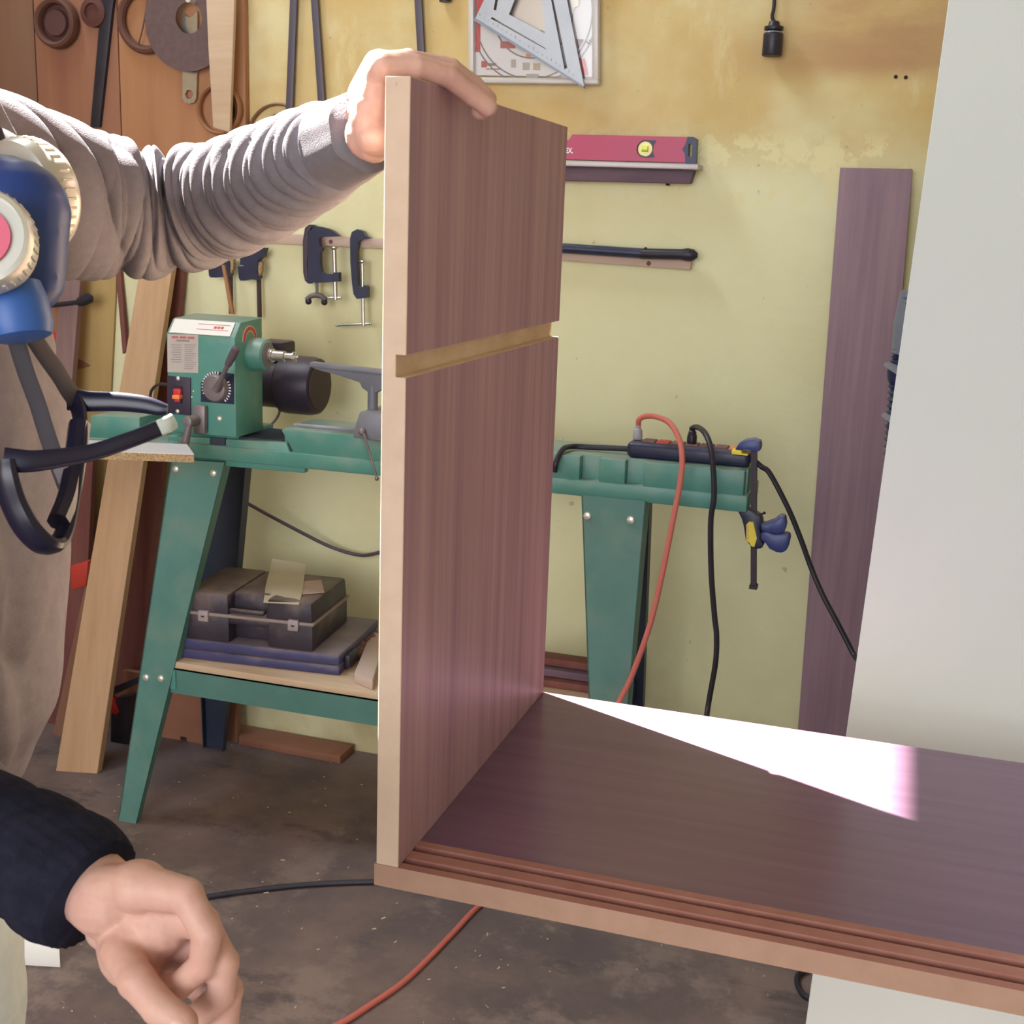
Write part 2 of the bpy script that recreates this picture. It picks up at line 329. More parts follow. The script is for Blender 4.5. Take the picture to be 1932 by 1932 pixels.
# ================================================================== setting
XL, XR, YF, ZC = -2.5, 2.4, -3.4, 5.05
tag(MB().box((XL-.2, YF-2, -.12), (XR+.2, YW+.1, 0)).build('floor', M['floor'], loc=(0, 0, 0)), kind='structure')
tag(MB().box((XL-.2, YW, 0), (XR+.2, YW+.12, ZC)).build('wall_back', M['wall'], loc=(0, 0, 0)), kind='structure')
tag(MB().box((XL-.2, YF, ZC), (XR+.2, YW+.12, ZC+.12)).build('ceiling', M['ceil'], loc=(0, 0, 0)), kind='structure')
tag(MB().box((XR, YF, 0), (XR+.12, YW, ZC)).build('wall_right', M['yplain'], loc=(0, 0, 0)), kind='structure')
wl = MB(); WZ0, WZ1, WY0, WY1 = 3.75, 4.82, 1.3, 2.72  # unseen window opening, placed and sized to shape the sun patch
wl.box((XL-.12, YF, 0), (XL, YW, WZ0)).box((XL-.12, YF, WZ1), (XL, YW, ZC)).box((XL-.12, YF, WZ0), (XL, WY0, WZ1)).box((XL-.12, WY1, WZ0), (XL, YW, WZ1))
tag(wl.build('wall_left', M['yplain'], loc=(0, 0, 0)), kind='structure')
wf = MB()
for a, b_ in (((WY0, WZ0), (WY1, WZ0+.03)), ((WY0, WZ0), (WY0+.03, WZ1)), ((WY1-.03, WZ0), (WY1, WZ1))): wf.box((XL-.1, a[0], a[1]), (XL-.04, b_[0], b_[1]))
tag(wf.build('added_window_1', M['pale'], loc=(0, 0, 0)), kind='structure')

# ================================================================== cabinet carcass
CX, CY, CZ, CH, CD, TH = -.4007, .9772, .8347, .6993, .4832, .022
LEN = 1.75
cab = thing('cabinet_carcass', 'unfinished walnut laminate cabinet side and base joined into a corner, held upright by the hand', 'cabinet', (CX+.4, CY+.2, CZ-TH))
z1 = onX(755, 716, CX).z; z2 = onX(757, 673, CX).z; gd = .0095
pr = [(CX-TH, CZ), (CX, CZ), (CX, z1), (CX-gd, z1), (CX-gd, z2), (CX, z2), (CX, CZ+CH), (CX-TH, CZ+CH)]
sb = MB().prism([V((x, CY, z)) for x, z in pr], (0, CD, 0))
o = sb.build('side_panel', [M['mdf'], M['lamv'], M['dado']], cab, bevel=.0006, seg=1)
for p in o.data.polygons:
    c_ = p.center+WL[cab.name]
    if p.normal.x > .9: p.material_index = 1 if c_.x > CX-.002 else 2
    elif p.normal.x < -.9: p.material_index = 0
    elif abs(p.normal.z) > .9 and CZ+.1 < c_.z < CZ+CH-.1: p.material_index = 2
# knot plug and pencil dots on the front edge
tag(MB().cyl(at(746, 158, 1) * 0 + onY(745, 157, CY)+V((0, .002, 0)), onY(745, 157, CY)-V((0, .0006, 0)), .0018).build('knot', M['rail'], cab), None)
y = CY; gz = CZ-.009
tr = [(0, 0), (.010, 0), (.010, -.009), (.021, -.009), (.021, 0), (.035, 0), (.035, -.009), (.046, -.009), (.046, 0), (.056, 0)]
prof = tr+[(CD, 0), (CD, -TH), (0, -TH)]
bb = MB().prism([V((CX-TH-.002, CY+a, CZ+c_)) for a, c_ in prof], (LEN, 0, 0))
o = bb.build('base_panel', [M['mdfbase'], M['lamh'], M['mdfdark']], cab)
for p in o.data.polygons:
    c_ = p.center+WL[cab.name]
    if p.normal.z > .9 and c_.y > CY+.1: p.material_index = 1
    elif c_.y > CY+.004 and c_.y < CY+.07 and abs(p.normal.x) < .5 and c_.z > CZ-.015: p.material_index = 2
# trestle that carries the far end of the base, outside the frame
tz = CZ-TH; sw = thing('sawhorse', 'wooden sawhorse carrying the long end of the cabinet base', 'sawhorse', (1.1, CY+.24, 0))
MB().box((1.04, CY-.1, tz-.09), (1.14, CY+.6, tz)).build('beam', M['pale'], sw, bevel=.003)
for yy in (CY-.02, CY+.5):
    for sx_ in (-1, 1): MB().prism([V((1.09+sx_*.03, yy, tz-.06)), V((1.09+sx_*.03, yy+.07, tz-.06)), V((1.09+sx_*.075, yy+.07, tz-.06)), V((1.09+sx_*.075, yy, tz-.06))], None, poly2=[V((1.09+sx_*.24, yy, 0)), V((1.09+sx_*.24, yy+.07, 0)), V((1.09+sx_*.285, yy+.07, 0)), V((1.09+sx_*.285, yy, 0))]).build('leg', M['pale'], sw)

# ================================================================== white panel and dark board
a_ = onY(1790, 0, 1.62); b_ = onY(1520, 1932, 1.62); sl = (a_.x-b_.x)/(a_.z-b_.z)
x0 = b_.x-sl*b_.z
wp = MB().prism([V((x0, 1.62, 0)), V((x0+1.22, 1.62, 0)), V((x0+1.22+sl*2.2, 1.62, 2.2)), V((x0+sl*2.2, 1.62, 2.2))], (0, .018, 0))
tag(wp.build('white_board', M['white'], bevel=.0008, seg=1), 'tall white melamine panel standing on edge behind the cabinet base', 'board')
tl = onY(1585, 316, 2.885); tr_ = onY(1722, 319, 2.885); wd = tr_.x-tl.x
bl = onY(1507, 1370, 2.84); k = (bl.x-tl.x)/(tl.z-bl.z); xb = tl.x+k*tl.z
tag(MB().prism([tl, tr_, V((xb+wd, 2.80, 0)), V((xb, 2.80, 0))], (0, .018, 0)).build('walnut_board', M['lamboard'], bevel=.0008, seg=1), 'narrow dark walnut laminate board leaning against the yellow wall', 'board')

# hose and tool between the dark board and the white panel
vh = thing('vacuum_hose', 'dark blue and grey hose standing in the gap between the walnut board and white panel', 'hose', (.06, 2.45, 0))
def hx(x, y): return onY(x, y, 2.45)
hp = [hx(1728, 560), hx(1714, 640), hx(1708, 700), hx(1700, 790), hx(1694, 900), hx(1685, 1100), V((hx(1660, 1200).x, 2.45, .3)), V((hx(1660, 1200).x+.01, 2.45, .03))]
cp_ = cr(hp, 22); MB().tube(cp_, [.026+.0035*math.sin(i*2.2) for i in range(len(cp_))], 16).build('hose', M['navy'], vh)
for (x, y0, y1, r) in ((1721, 548, 668, .030), (1703, 690, 705, .032), (1698, 785, 800, .031)):
    MB().tube([hx(x, y0), hx(x-3, (y0+y1)/2), hx(x-8, y1)], [r*.7, r, r], 18).build('cuff', M['greyblue'], vh)
MB().ball(hx(1698, 702), (.024, .024, .034)).build('valve_knob', M['navy'], vh)

# ================================================================== wall tools, upper left
tb = thing('tool_board', 'orange-brown plank tool board fixed to the wall behind the outstretched arm', 'board', (-2.0, YW, 1.42))
for (x0_, x1_, mm) in ((-90, 73, 'orange3'), (74, 228, 'orange'), (229, 464, 'orange2')):
    a_ = onY(x0_, 240, YW-.022); b_ = onY(x1_, 240, YW-.022)
    MB().box((a_.x+.0007, YW-.022, 1.42), (b_.x-.0007, YW-.002, 2.3)).build('plank', M[mm], tb, bevel=.0015)
YB = YW-.022
S = lambda px: px/ (F/ (onY(300, 100, YB)-EYE).dot(FW))   # pixels to metres at the board
def hook(p, y1=YB): return MB().cyl(V((p.x, y1, p.z)), V((p.x, y1-.05, p.z)), .003, n=8)
# round turned cap
c0 = onY(101, 42, YB-.03); r = S(47)
t = thing('wooden_ring', 'round brown ring with a dark hollow centre hanging on the tool board', 'ring', (c0.x, YB, c0.z-r))
MB().torus(c0+V((0, .012, 0)), (0, 1, 0), r*.86, r*.14, sq=.018).build('rim', M['beltb'], t)
MB().rev(c0+V((0, .03, 0)), (0, -1, 0), [(r*.8, 0), (r*.78, .01), (r*.55, .014), (r*.5, .024), (.001, .026)]).build('dish', mk('dark_red_brown_dish', (.085, .035, .032), .7), t)
c0 = onY(172, 22, YB-.02); r = S(27)
tag(MB().rev(V((c0.x, YB, c0.z)), (0, -1, 0), [(r, 0), (r, .015), (r*.6, .02), (r*.55, .012), (.001, .012)]).build('abrasive_disc', mk('dark_red_disc', (.10, .035, .028), .8)), 'small dark red disc hanging left of the black bar on the tool board', 'disc')
# black bar
q = [onY(x, y, YB-.012) for x, y in ((196, -60), (222, -60), (211, 20), (187, 240), (170, 240))]
tag(MB().prism(q, (0, .012, 0)).build('steel_bar', M['black'], bevel=.001), 'flat black steel bar hanging slanted on the tool board', 'bar')
# sanding belt
c0 = onY(272, 36, YB-.02); r = S(54)
t = tag(MB().torus(c0+V((0, .008, 0)), (0, 1, 0), r, S(8), sq=.012).tube(cr([c0+V((-S(14), 0, -S(45))), c0+V((-S(2), 0, -S(10))), c0+V((S(12), 0, S(50)))]), .002, 6).build('sanding_belt', M['beltb']), 'dark brown belt loop hanging half behind the big grey disc', 'belt')
# big disc with hole, spanner behind, pale lath in front
c0 = onY(353, 38, YB-.034); r = S(90); hc = onY(356, 34, YB-.034)
d = MB().plate(circ(c0, r, 64), [circ(hc, S(27.5), 36)], .004).build('abrasive_disc', M['disc'])
tag(d, 'large flat grey-brown disc with a round hole hanging on the tool board', 'disc')
sp0 = YB-.012
t = thing('flat_spanner', 'flat silver spanner hanging behind the large disc, hexagon eye at its lower end', 'spanner', (onY(357, 195, sp0).x, YB, onY(357, 195, sp0).z))
ou = [(343, 22), (350, 30), (357, 33), (365, 30), (372, 20), (372, 120), (370, 185), (366, 193), (357, 196), (348, 193), (344, 185)]
hx6 = onY(356.5, 178, sp0); MB().plate(PL(ou, sp0), [circ(hx6, S(9), 6)], .005).build('blade', M['steel'], t)
q = [onY(x, y, YB-.052) for x, y in ((386, -70), (444, -70), (440, 60), (433, 250), (402, 240), (393, 90))]
tag(MB().prism(q, (0, .012, 0)).build('wooden_lath', M['ply'], bevel=.001), 'pale tapering wooden lath hanging at the right edge of the tool board', 'lath')
c0 = onY(412, 206, YB-.02); r = S(43)
tag(MB().torus(c0+V((0, .006, 0)), (0, 1, 0), r, S(3.2), sq=.012).build('sanding_belt', M['tan']), 'thin tan belt loop hanging behind the lower end of the pale lath', 'belt')
q = onY(440, 207, YB)
tag(MB().ball(q+V((0, -.012, 0)), (S(7), .014, S(20))).cyl(q, q+V((0, -.01, 0)), .004).build('coat_hook', M['black']), 'small black hook knob beside the pale lath', 'hook')
q = onY(367, 3, YB-.03)
tag(MB().cyl(V((q.x, YB, q.z)), q+V((0, -.03, 0)), .006, .007).build('wall_peg', mk('pale_peg', (.6, .55, .5), .5)), 'pale peg through the top of the large disc', 'peg')
# tan hoop on the wall behind the bars
c0 = onY(525, 262, YW-.008); r = S(62)
tag(MB().torus(c0, (0, 1, 0), r, S(2.6), sq=.008).torus(c0+V((S(12), 0, -S(8))), (0, 1, 0), r*.86, S(2), sq=.008).build('bandsaw_blade', mk('rust_brown_blade', (.27, .14, .09), .6, .3)), 'coiled brown band loop hanging on the yellow wall above the forearm', 'blade')
# hanging dark bars
for pts, lab in ((((549, -60), (562, -60), (548, 300), (535, 300)), 'dark grey steel rod on the yellow wall just right of the tool board'),
                 (((582, -60), (595, -60), (622, 330), (609, 330)), 'dark grey steel rod slanting right, ending behind the cuff'),
                 (((778, -60), (792, -60), (803, 150), (790, 150)), 'grey steel rod on the wall directly above the hand')):
    q = PL(pts, YW-.016)
    tag(MB().prism(q, (0, .008, 0)).prism([p+V((0, .008, 0)) for p in (q[0]*.75+q[1]*.25, q[0]*.25+q[1]*.75, q[3]*.25+q[2]*.75, q[3]*.75+q[2]*.25)], (0, .008, 0)).build('steel_rod', mk('grey_rod', (.10, .085, .11), .5, .3), bevel=.001), lab, 'rod', 'steel rods hung on the wall')
q = onY(844, 2, YW)
tag(MB().cyl(q+V((0, -.014, .12)), q+V((0, -.014, -.004)), .014, n=14).cyl(q+V((0, 0, .05)), q+V((0, -.014, .05)), .004).build('black_tool_end', M['black']), 'black tool handle end hanging on the wall just left of the clear package', 'tool')  # only a black handle end, kind of tool left open

# ------------------------------------------------ blade package and square
YP = YW-.03
pk = thing('saw_blade_package', 'clear plastic package with white and red card hanging on the yellow wall', 'package', (onY(1005, 150, YP).x, YW, onY(1005, 158, YP).z))
def pq(x0, y0, x1, y1, Y): return PL(((x0, y0), (x1, y0+(x1-x0)*.012), (x1, y1+(x1-x0)*.012), (x0, y1)), Y)
MB().prism(pq(896, -110, 1117, 142, YW-.012), (0, .002, 0)).build('card', M['cardw'], pk)
for nm, x0, y0, x1, y1, mm in (('red_stripe', 897, -110, 906, 98, 'printred'), ('red_stripe', 905, -100, 930, 20, 'printred'), ('red_patch', 944, 78, 972, 91, 'inkred'), ('red_mark', 908, 115, 918, 127, 'inkred'), ('print_line', 919, 119, 936, 124, 'ink'), ('print_line', 917, 129, 946, 131, 'inkred'),
                               ('print_block', 964, 112, 973, 127, 'label'), ('print_block', 986, 118, 999, 132, 'label'), ('print_block', 1006, 119, 1019, 132, 'chips'), ('orange_dot', 992, 102, 1000, 109, 'amber'), ('tape', 993, 139, 1016, 149, 'label')):
    MB().prism(pq(x0, y0, x1, y1, YW-.0135), (0, .0014, 0)).build(nm, M[mm], pk)
cb = onY(1006, 28, YW-.014)
for rr in (S(112), S(104), S(70)): MB().torus(cb, (0, 1, 0), rr, S(1.1), n=64, k=6, sq=.0005).build('printed_ring', M['ink'], pk)
bl_ = []; nb = 40; bc = onY(1010, -45, YW-.018); br = S(92)
for i in range(nb*2): a = math.pi*i/nb; rr = br*(1 if i % 2 else .95); bl_.append(V((bc.x+rr*math.cos(a), YW-.018, bc.z+rr*math.sin(a))))
MB().plate(bl_, [circ(bc, S(12), 20)], .002).build('saw_blade', mk('tan_steel_blade', (.50, .44, .40), .35, .4), pk)
for q in (((1088, 74), (1101, 74), (1091, 92)), ((1094, 108), (1103, 112), (1109, 140), (1100, 142))): MB().prism(PL(q, YW-.019), (0, .001, 0)).build('red_print', M['printred'] if q[0][0] > 1090 else M['redbrown'], pk)
MB().ball(onY(1111, 79, YW-.024), S(4)).build('rivet', M['bolt'], pk)
for x0, y0, x1, y1 in ((883, -115, 893, 152), (1117, -115, 1129, 150), (883, 145, 1129, 156)): MB().prism(pq(x0, y0, x1, y1, YP), (0, .028, 0)).build('shell_rim', M['clearrim'], pk, bevel=.003)
MB().prism(pq(891, -112, 1119, 146, YP+.002), (0, .0006, 0)).build('clear_front', M['clear'], pk)
YS = YP-.012
sq = thing('speed_square', 'grey aluminium triangular square hanging point-down in front of the clear package', 'square', (onY(1101, 163, YS).x, YS, onY(1101, 163, YS).z))
ou = PL(((896, 36), (914, -2), (1008, -325), (1018, -325), (1069.6, 0), (1102, 163), (1096, 163)), YS)
ho = [PL(((960, 27), (972, -4), (1010, -130), (1028, 63)), YS), PL(((926, 35), (928, 32), (1028, 90), (1031, 94)), YS), PL(((1036, -20), (1040, -20), (1071, 128), (1065, 131)), YS), PL(((931, 18), (936, -8), (941, -8), (936, 20)), YS)]
MB().plate(ou, ho, .004).build('blade', M['alu'], sq)
MB().prism(PL(((896, 34), (1098, 161), (1102, 166), (893, 38)), YS-.008), (0, .02, 0)).build('fence', mk('dark_alu_edge', (.22, .24, .29), .45, .3), sq)
gm = MB()
for i in range(22):
    f_ = i/22; p = onY(905+f_*185, 33+f_*118, YS-.0004); gm.box((p.x-.0004, p.y-.0003, p.z+.004), (p.x+.0004, p.y+.0006, p.z+.004+(.006 if i % 4 == 0 else .003)))
gm.build('engraved_scale', M['ink'], sq)
MB().cyl(onY(1050, -40, YS), V((onY(1050, -40, YS).x, YW, onY(1050, -40, YS).z)), .003).build('hanging_nail', M['steel'], sq)

# ------------------------------------------------ hanging plug socket
pl = thing('hanging_socket', 'black cable socket hanging from a cord on the yellow wall', 'socket', (onY(1457, 105, YW-.03).x, YW, onY(1457, 105, YW-.03).z))
c0 = onY(1456, 106, YW-.026); s_ = S(1)
MB().rev(c0, (0, 0, 1), [(S(15), 0), (S(16), .002), (S(16), S(34)), (S(13.5), S(36))], 20).build('body', M['black'], pl, bevel=.001)
MB().rev(c0+V((0, 0, S(36))), (0, 0, 1), [(S(11), 0), (S(11), S(3)), (S(15.5), S(4)), (S(15.5), S(9)), (S(10), S(10)), (S(8), S(17)), (S(4), S(18))], 20).build('collar', M['black'], pl, bevel=.0006)
MB().torus(c0+V((0, 0, S(36))), (0, 0, 1), S(13), S(1.2)).build('pale_ring', M['alu'], pl)
MB().tube(cr([c0+V((0, 0, S(52))), onY(1457, 30, YW-.022), onY(1461, 0, YW-.016), onY(1462, -120, YW-.01)]), S(3), 10).build('cord', M['black'], pl)
# screw holes
for i, (x, y, lab) in enumerate(((1690, 145, 'left one of two small screw holes side by side in the yellow wall'), (1709, 146, 'right one of two small screw holes side by side in the yellow wall'))):
    q = onY(x, y, YW); tag(MB().rev(q+V((0, .001, 0)), (0, -1, 0), [(.0045, 0), (.004, .002), (.001, .0022)], 10).build('wall_plug', M['hole']), lab, 'hole')

# ------------------------------------------------ spirit level on its ledge
YLv = YW-.058
lg = thing('wall_ledge', 'dark weathered wooden ledge with an aluminium lip under the red level', 'ledge', (onY(1190, 345, YW).x, YW, onY(1190, 345, YW).z))
MB().prism(PL(((860, 306), (1310, 318), (1301, 346), (860, 336)), YW-.035), (0, .035, 0)).build('ledge_board', M['railp'], lg, bevel=.002)
MB().prism(PL(((860, 297), (1317, 309.5), (1317, 320), (860, 307)), YW-.065), (0, .063, 0)).build('aluminium_lip', mk('pale_lip', (.42, .38, .38), .4, .3), lg, bevel=.001)
q = onY(1262, 349, YW); MB().cyl(q, q+V((0, -.03, 0)), .0022).build('nail', M['hole'], lg)
lv = thing('spirit_level', 'magenta-red box spirit level with blue end lying on the wall ledge', 'level', (onY(1180, 303, YLv).x, YLv+.02, onY(1180, 305, YLv).z))
vc = onY(1217, 281, YLv)
MB().plate(PL(((870, 258), (1073, 264.5), (1080, 253.4), (1297, 258.5), (1297, 307), (870, 295)), YLv), [circ(vc, S(14.5), 28)], .024).build('body', M['levelred'], lv, bevel=.0012)
MB().prism(PL(((1040, 240), (1076, 240), (1076, 255), (1072, 263), (1040, 264)), YLv-.0004), (0, .0255, 0)).build('notch_cover', M['wall'], lv) if False else None
MB().plate(PL(((1297, 258), (1309, 258.5), (1314, 262), (1312, 309), (1293, 308.5), (1292, 290), (1287, 282), (1293, 272)), YLv-.001), [PL(((1299, 271), (1306, 271.5), (1305, 296), (1298, 295.5)), YLv-.001)], .027).build('end_cap', M['navy'], lv, bevel=.001)
MB().plate(PL(((1203, 275), (1207, 268), (1217, 264), (1238, 265), (1232, 277), (1231, 284), (1235, 297), (1222, 297), (1208, 292), (1203, 286)), YLv-.001), [circ(onY(1217, 281, YLv-.001), S(13), 28)], .003).build('vial_surround', M['navy'], lv)
MB().rev(vc+V((0, .012, 0)), (0, -1, 0), [(S(14), 0), (S(14), .008), (S(12), .011), (.001, .0115)], 28).build('vial', M['vial'], lv)
MB().cyl(vc+V((-S(5), -.0005, 0)), vc+V((S(5), -.0005, 0)), S(5), n=14).build('bubble', M['vialg'], lv)
fc = bpy.data.curves.new('txt', 'FONT'); fc.body = 'NEX.'; fc.size = S(12); fc.extrude = .0002; fc.offset = .0006; fo = bpy.data.objects.new('printed_name', fc); COL.objects.link(fo)
me = bpy.data.meshes.new_from_object(fo.evaluated_get(bpy.context.evaluated_depsgraph_get())); bpy.data.objects.remove(fo)
q0 = onY(1059, 288.5, YLv-.0006); wd_ = max(v.co.x for v in me.vertices); k = (onY(1081, 290, YLv).x-q0.x)/wd_
tb_ = MB().add([(q0.x+v.co.x*k, q0.y-v.co.z, q0.z+v.co.y) for v in me.vertices], [tuple(p.vertices) for p in me.polygons]); tb_.build('printed_name', mk('white_print', (.8, .76, .8), .5), lv, normals=False)

# ------------------------------------------------ wall rail, pry bar, G clamps, quick clamps
rl = thing('clamp_rail', 'pale wooden rail screwed along the yellow wall at clamp height', 'rail', (onY(900, 480, YW).x, YW, onY(900, 480, YW).z))
MB().prism(PL(((380, 432), (520, 440), (725, 451), (1060, 475), (1304, 490), (1302, 509), (1060, 491), (725, 469), (520, 459), (380, 449)), YW-.02), (0, .02, 0)).build('rail_board', M['rail'], rl, bevel=.001)
for x, y in ((624, 456), (1224, 497)): q = onY(x, y, YW-.0205); MB().cyl(q, q+V((0, .004, 0)), .0055, n=12).build('screw', M['redbrown'], rl)
YR = YW-.032
pb = thing('pry_bar', 'black bar with a thicker rounded grip lying on the wall rail', 'bar', (onY(1190, 480, YR).x, YR, onY(1190, 482, YR).z))
MB().tube([onY(860, 458, YR), onY(1060, 468, YR), onY(1212, 478, YR)], S(8.5), 12).build('shaft', M['blueblack'], pb)
MB().tube([onY(1202, 478, YR), onY(1212, 478.5, YR), onY(1285, 480, YR), onY(1297, 480.5, YR), onY(1308, 481.5, YR), onY(1316, 482, YR)], [S(7), S(9), S(9), S(11), S(10), S(4)], 14).build('grip', M['black'], pb)
MB().ball(onY(1218, 470, YR), S(3.5)).build('pip', M['black'], pb)
def c6(x, y): return 500+x/7.43, 380+y/7.43
def gclamp(outline, Y, thick, screw, bar, lab, rib=None, pad=None, knob=None):
    pts = [onY(*c6(*p), Y) for p in outline]; c_ = sum(pts, V((0, 0, 0)))/len(pts)
    g = thing('g_clamp', lab, 'clamp', (c_.x, YW, min(p.z for p in pts)), 'G clamps on the wall rail')
    MB().plate(pts, [], thick).build('frame', M['blueblack'], g, bevel=.002)
    if rib: MB().plate([onY(*c6(*p), Y-.008) for p in rib], [], thick+.016).build('frame_rib', mk('brown_black_iron', (.075, .045, .055), .5), g, bevel=.003)
    a, b2, r_ = screw; A = onY(*c6(*a), Y+thick/2); B = onY(*c6(*b2), Y+thick/2)
    n = 60; MB().tube([A.lerp(B, i/n) for i in range(n+1)], [S(r_/7.43)*(1+.10*(i % 2)) for i in range(n+1)], 12).build('screw', M['steel'], g)
    MB().rev(A, (A-B), [(S(r_/7.43)*.7, -.006), (S(r_/7.43)*1.1, -.003), (S(r_/7.43)*2.0, .001), (S(r_/7.43)*2.0, .004)], 16).build('pad', M['steel'], g)
    if bar:
        a, b2 = bar; A = onY(*c6(*a), Y+thick/2); B = onY(*c6(*b2), Y+thick/2); MB().tube([A, B], S(16/7.43), 10).ball(A, S(22/7.43)).ball(B, S(22/7.43)).build('tommy_bar', M['steel'], g)
    return g
gclamp([(560, 1110), (535, 1000), (530, 560), (560, 370), (620, 325), (680, 325), (730, 360), (700, 420), (640, 480), (630, 900), (650, 1080), (640, 1155), (600, 1150)], YW-.036, .012, ((728, 1060), (728, 1330), 26), None,
       'dark G clamp hanging at the back of the left pair, curved ball-ended handle below', rib=[(545, 560), (570, 400), (630, 340), (650, 360), (600, 430), (585, 900), (600, 1100), (570, 1100), (550, 1000)])
g = bpy.data.objects['g_clamp']; WL
cv = cr([onY(*c6(*p), YW-.045) for p in ((585, 1380), (640, 1330), (728, 1315), (800, 1335), (850, 1385))], 6)
MB().tube(cv, S(5), 10).build('curved_handle', M['grey'], g)
for p in ((610, 1402), (832, 1412)): MB().ball(onY(*c6(*p), YW-.047), S(6.2)).build('handle_ball', M['black'], g)
gclamp([(600, 1110), (590, 560), (610, 420), (680, 370), (740, 350), (830, 368), (930, 400), (990, 445), (1045, 490), (770, 500), (752, 525), (765, 640), (800, 645), (790, 690), (765, 715), (768, 900), (785, 980), (820, 1015), (950, 1022), (965, 995), (1030, 995), (1034, 1125), (965, 1130), (700, 1145)], YW-.062, .016,
       ((970, 660), (990, 1385), 27), ((890, 1352), (1060, 1355)), 'black G clamp with silver screw at the front of the left pair on the rail')
gclamp([(1190, 520), (1215, 430), (1290, 388), (1370, 420), (1410, 480), (1470, 512), (1340, 540), (1300, 560), (1280, 700), (1285, 900), (1300, 1185), (1345, 1212), (1400, 1172), (1430, 1200), (1432, 1350), (1285, 1368), (1240, 1300), (1218, 1150), (1195, 850)], YW-.045, .018,
       ((1366, 850), (1382, 1750), 25), ((1010, 1738), (1478, 1715)), 'single G clamp with a long silver screw hanging right of the pair', rib=None)
def c5(x, y): return 380+x/12.07, 460+y/12.07
def qclamp(dx, dy, bar, lab, body):
    Yq = YW-.05
    g = thing('quick_grip_clamp', lab, 'clamp', (onY(*c5(*body[0]), Yq).x, YW, onY(*c5(*bar[1]), Yq).z), 'bar clamps hanging under the arm')
    MB().plate([onY(*c5(*p), Yq) for p in body], [], .022).build('trigger_body', M['blueblack'], g, bevel=.003)
    hk = [onY(*c5(*p), Yq+.004) for p in ((bar[0][0]-40, bar[0][1]-330), (bar[0][0]+110, bar[0][1]-360), (bar[0][0]+100, bar[0][1]-120), (bar[0][0]+20, bar[0][1]+20), (bar[0][0]-50, bar[0][1]-60))]
    MB().prism(hk, (0, .014, 0)).build('yellow_pad', M['chip'], g, bevel=.002)
    A = onY(bar[0][0]/12.07+380, bar[0][1]/12.07+460-70, Yq+.02); B = onY(*c5(*bar[1]), Yq+.02); MB().prism([A-V((.0035, 0, 0)), A+V((.0035, 0, 0)), B+V((.0035, 0, 0)), B-V((.0035, 0, 0))], (0, .012, 0)).build('bar', mk('dark_plum_bar', (.06, .03, .035), .5), g)
qclamp(0, 0, ((620, 700), (650, 1600)), 'quick-grip bar clamp hanging above the lathe headstock, nearer the leaning boards', [(160, 590), (320, 540), (420, 460), (640, 380), (640, 700), (600, 770), (460, 755), (330, 770), (200, 765), (170, 720)])
qclamp(0, 0, ((1265, 760), (1300, 1680)), 'quick-grip bar clamp with bright blue trigger hanging right of its twin', [(830, 520), (980, 500), (880, 480), (880, 320), (1100, 250), (1440, 80), (1390, 290), (1290, 350), (1270, 600), (1300, 780), (1240, 830), (1120, 800), (1010, 840), (880, 840), (850, 780)])
YQ = 2.66
tag(MB().prism(PL(((418, 500), (423, 500), (441, 593), (434, 593)), YQ), (0, .006, 0)).build('wooden_lath', M['tan']), 'thin brown lath standing on top of the lathe headstock', 'lath')

# ================================================================== leaning boards at the left
def lean(name, mat, px, Yt, Yb, lab, th=.02):
    """px: top-left, top-right, bottom-right, bottom-left; top edge at depth Yt, foot at depth Yb"""
    q = [onY(*px[0], Yt), onY(*px[1], Yt), onY(*px[2], Yb), onY(*px[3], Yb)]
    return tag(MB().prism(q, (0, th, 0)).build(name, mat, bevel=.001, seg=1), lab, 'board')
f1 = onZ(105, 1455, 0); f2 = onZ(183, 1460, 0)
q = [onY(279, 415, 2.87), onY(338, 415, 2.87), f2, f1]
tag(MB().prism(q, (0, .022, 0)).build('pine_board', M['pale'], bevel=.001, seg=1), 'long pale wooden board leaning beside the lathe, its foot on the floor', 'board')
lean('oak_board', M['brown'], ((300, 460), (324, 460), (115, 1395), (97, 1395)), 2.885, 2.70, 'thin red-brown board whose edge shows along the left side of the pale leaning board')
lean('dark_board', M['redbrown'], ((318, 470), (350, 470), (262, 1330), (200, 1330)), 2.893, 2.84, 'dark red-brown board leaning behind the lathe leg')
lean('grey_board', M['purpleboard'], ((120, 470), (156, 470), (88, 1300), (48, 1300)), 2.86, 2.78, 'grey-purple narrow board with a pale edge leaning beside the person')
q = PL(((142, 470), (145, 470), (78, 1290), (75, 1290)), 2.855)
lean('brown_board', M['brown'], ((60, 470), (122, 470), (96, 1330), (20, 1330)), 2.90, 2.85, 'brown board against the wall behind the grey-purple one')
lean('plywood_sheet', mk('ochre_plywood', (.40, .26, .10), .7, col2=(.46, .33, .13), scale=4, stretch=(5, 2, .4), fac=.9), ((136, 470), (222, 470), (180, 1330), (84, 1330)), 2.912, 2.905, 'ochre plywood sheet standing against the wall behind the thin slanting lath', .006)
lean('thin_lath', M['redbrown'], ((216, 490), (225, 490), (239, 660), (231, 668)), 2.905, 2.895, 'thin reddish lath slanting against the wall above the green box', .012)
lean('plum_board', M['redbrown'], ((110, 850), (176, 850), (150, 1400), (84, 1400)), 2.83, 2.76, 'dark plum board in the shadow just right of the sweatshirt')
q = PL(((139, 672), (139, 699), (169, 690)), 2.905)
tag(MB().prism(q, (0, .014, 0)).build('wooden_wedge', M['brown']), 'small brown triangular wedge on the wall left of the pale leaning board', 'wedge')
hb = thing('rounded_rod', 'black rod with a rounded end lying across the grey-purple board', 'tool', (onY(130, 577, 2.84).x, 2.84, onY(130, 585, 2.84).z))  # plain rod with a knob end, no particular tool meant
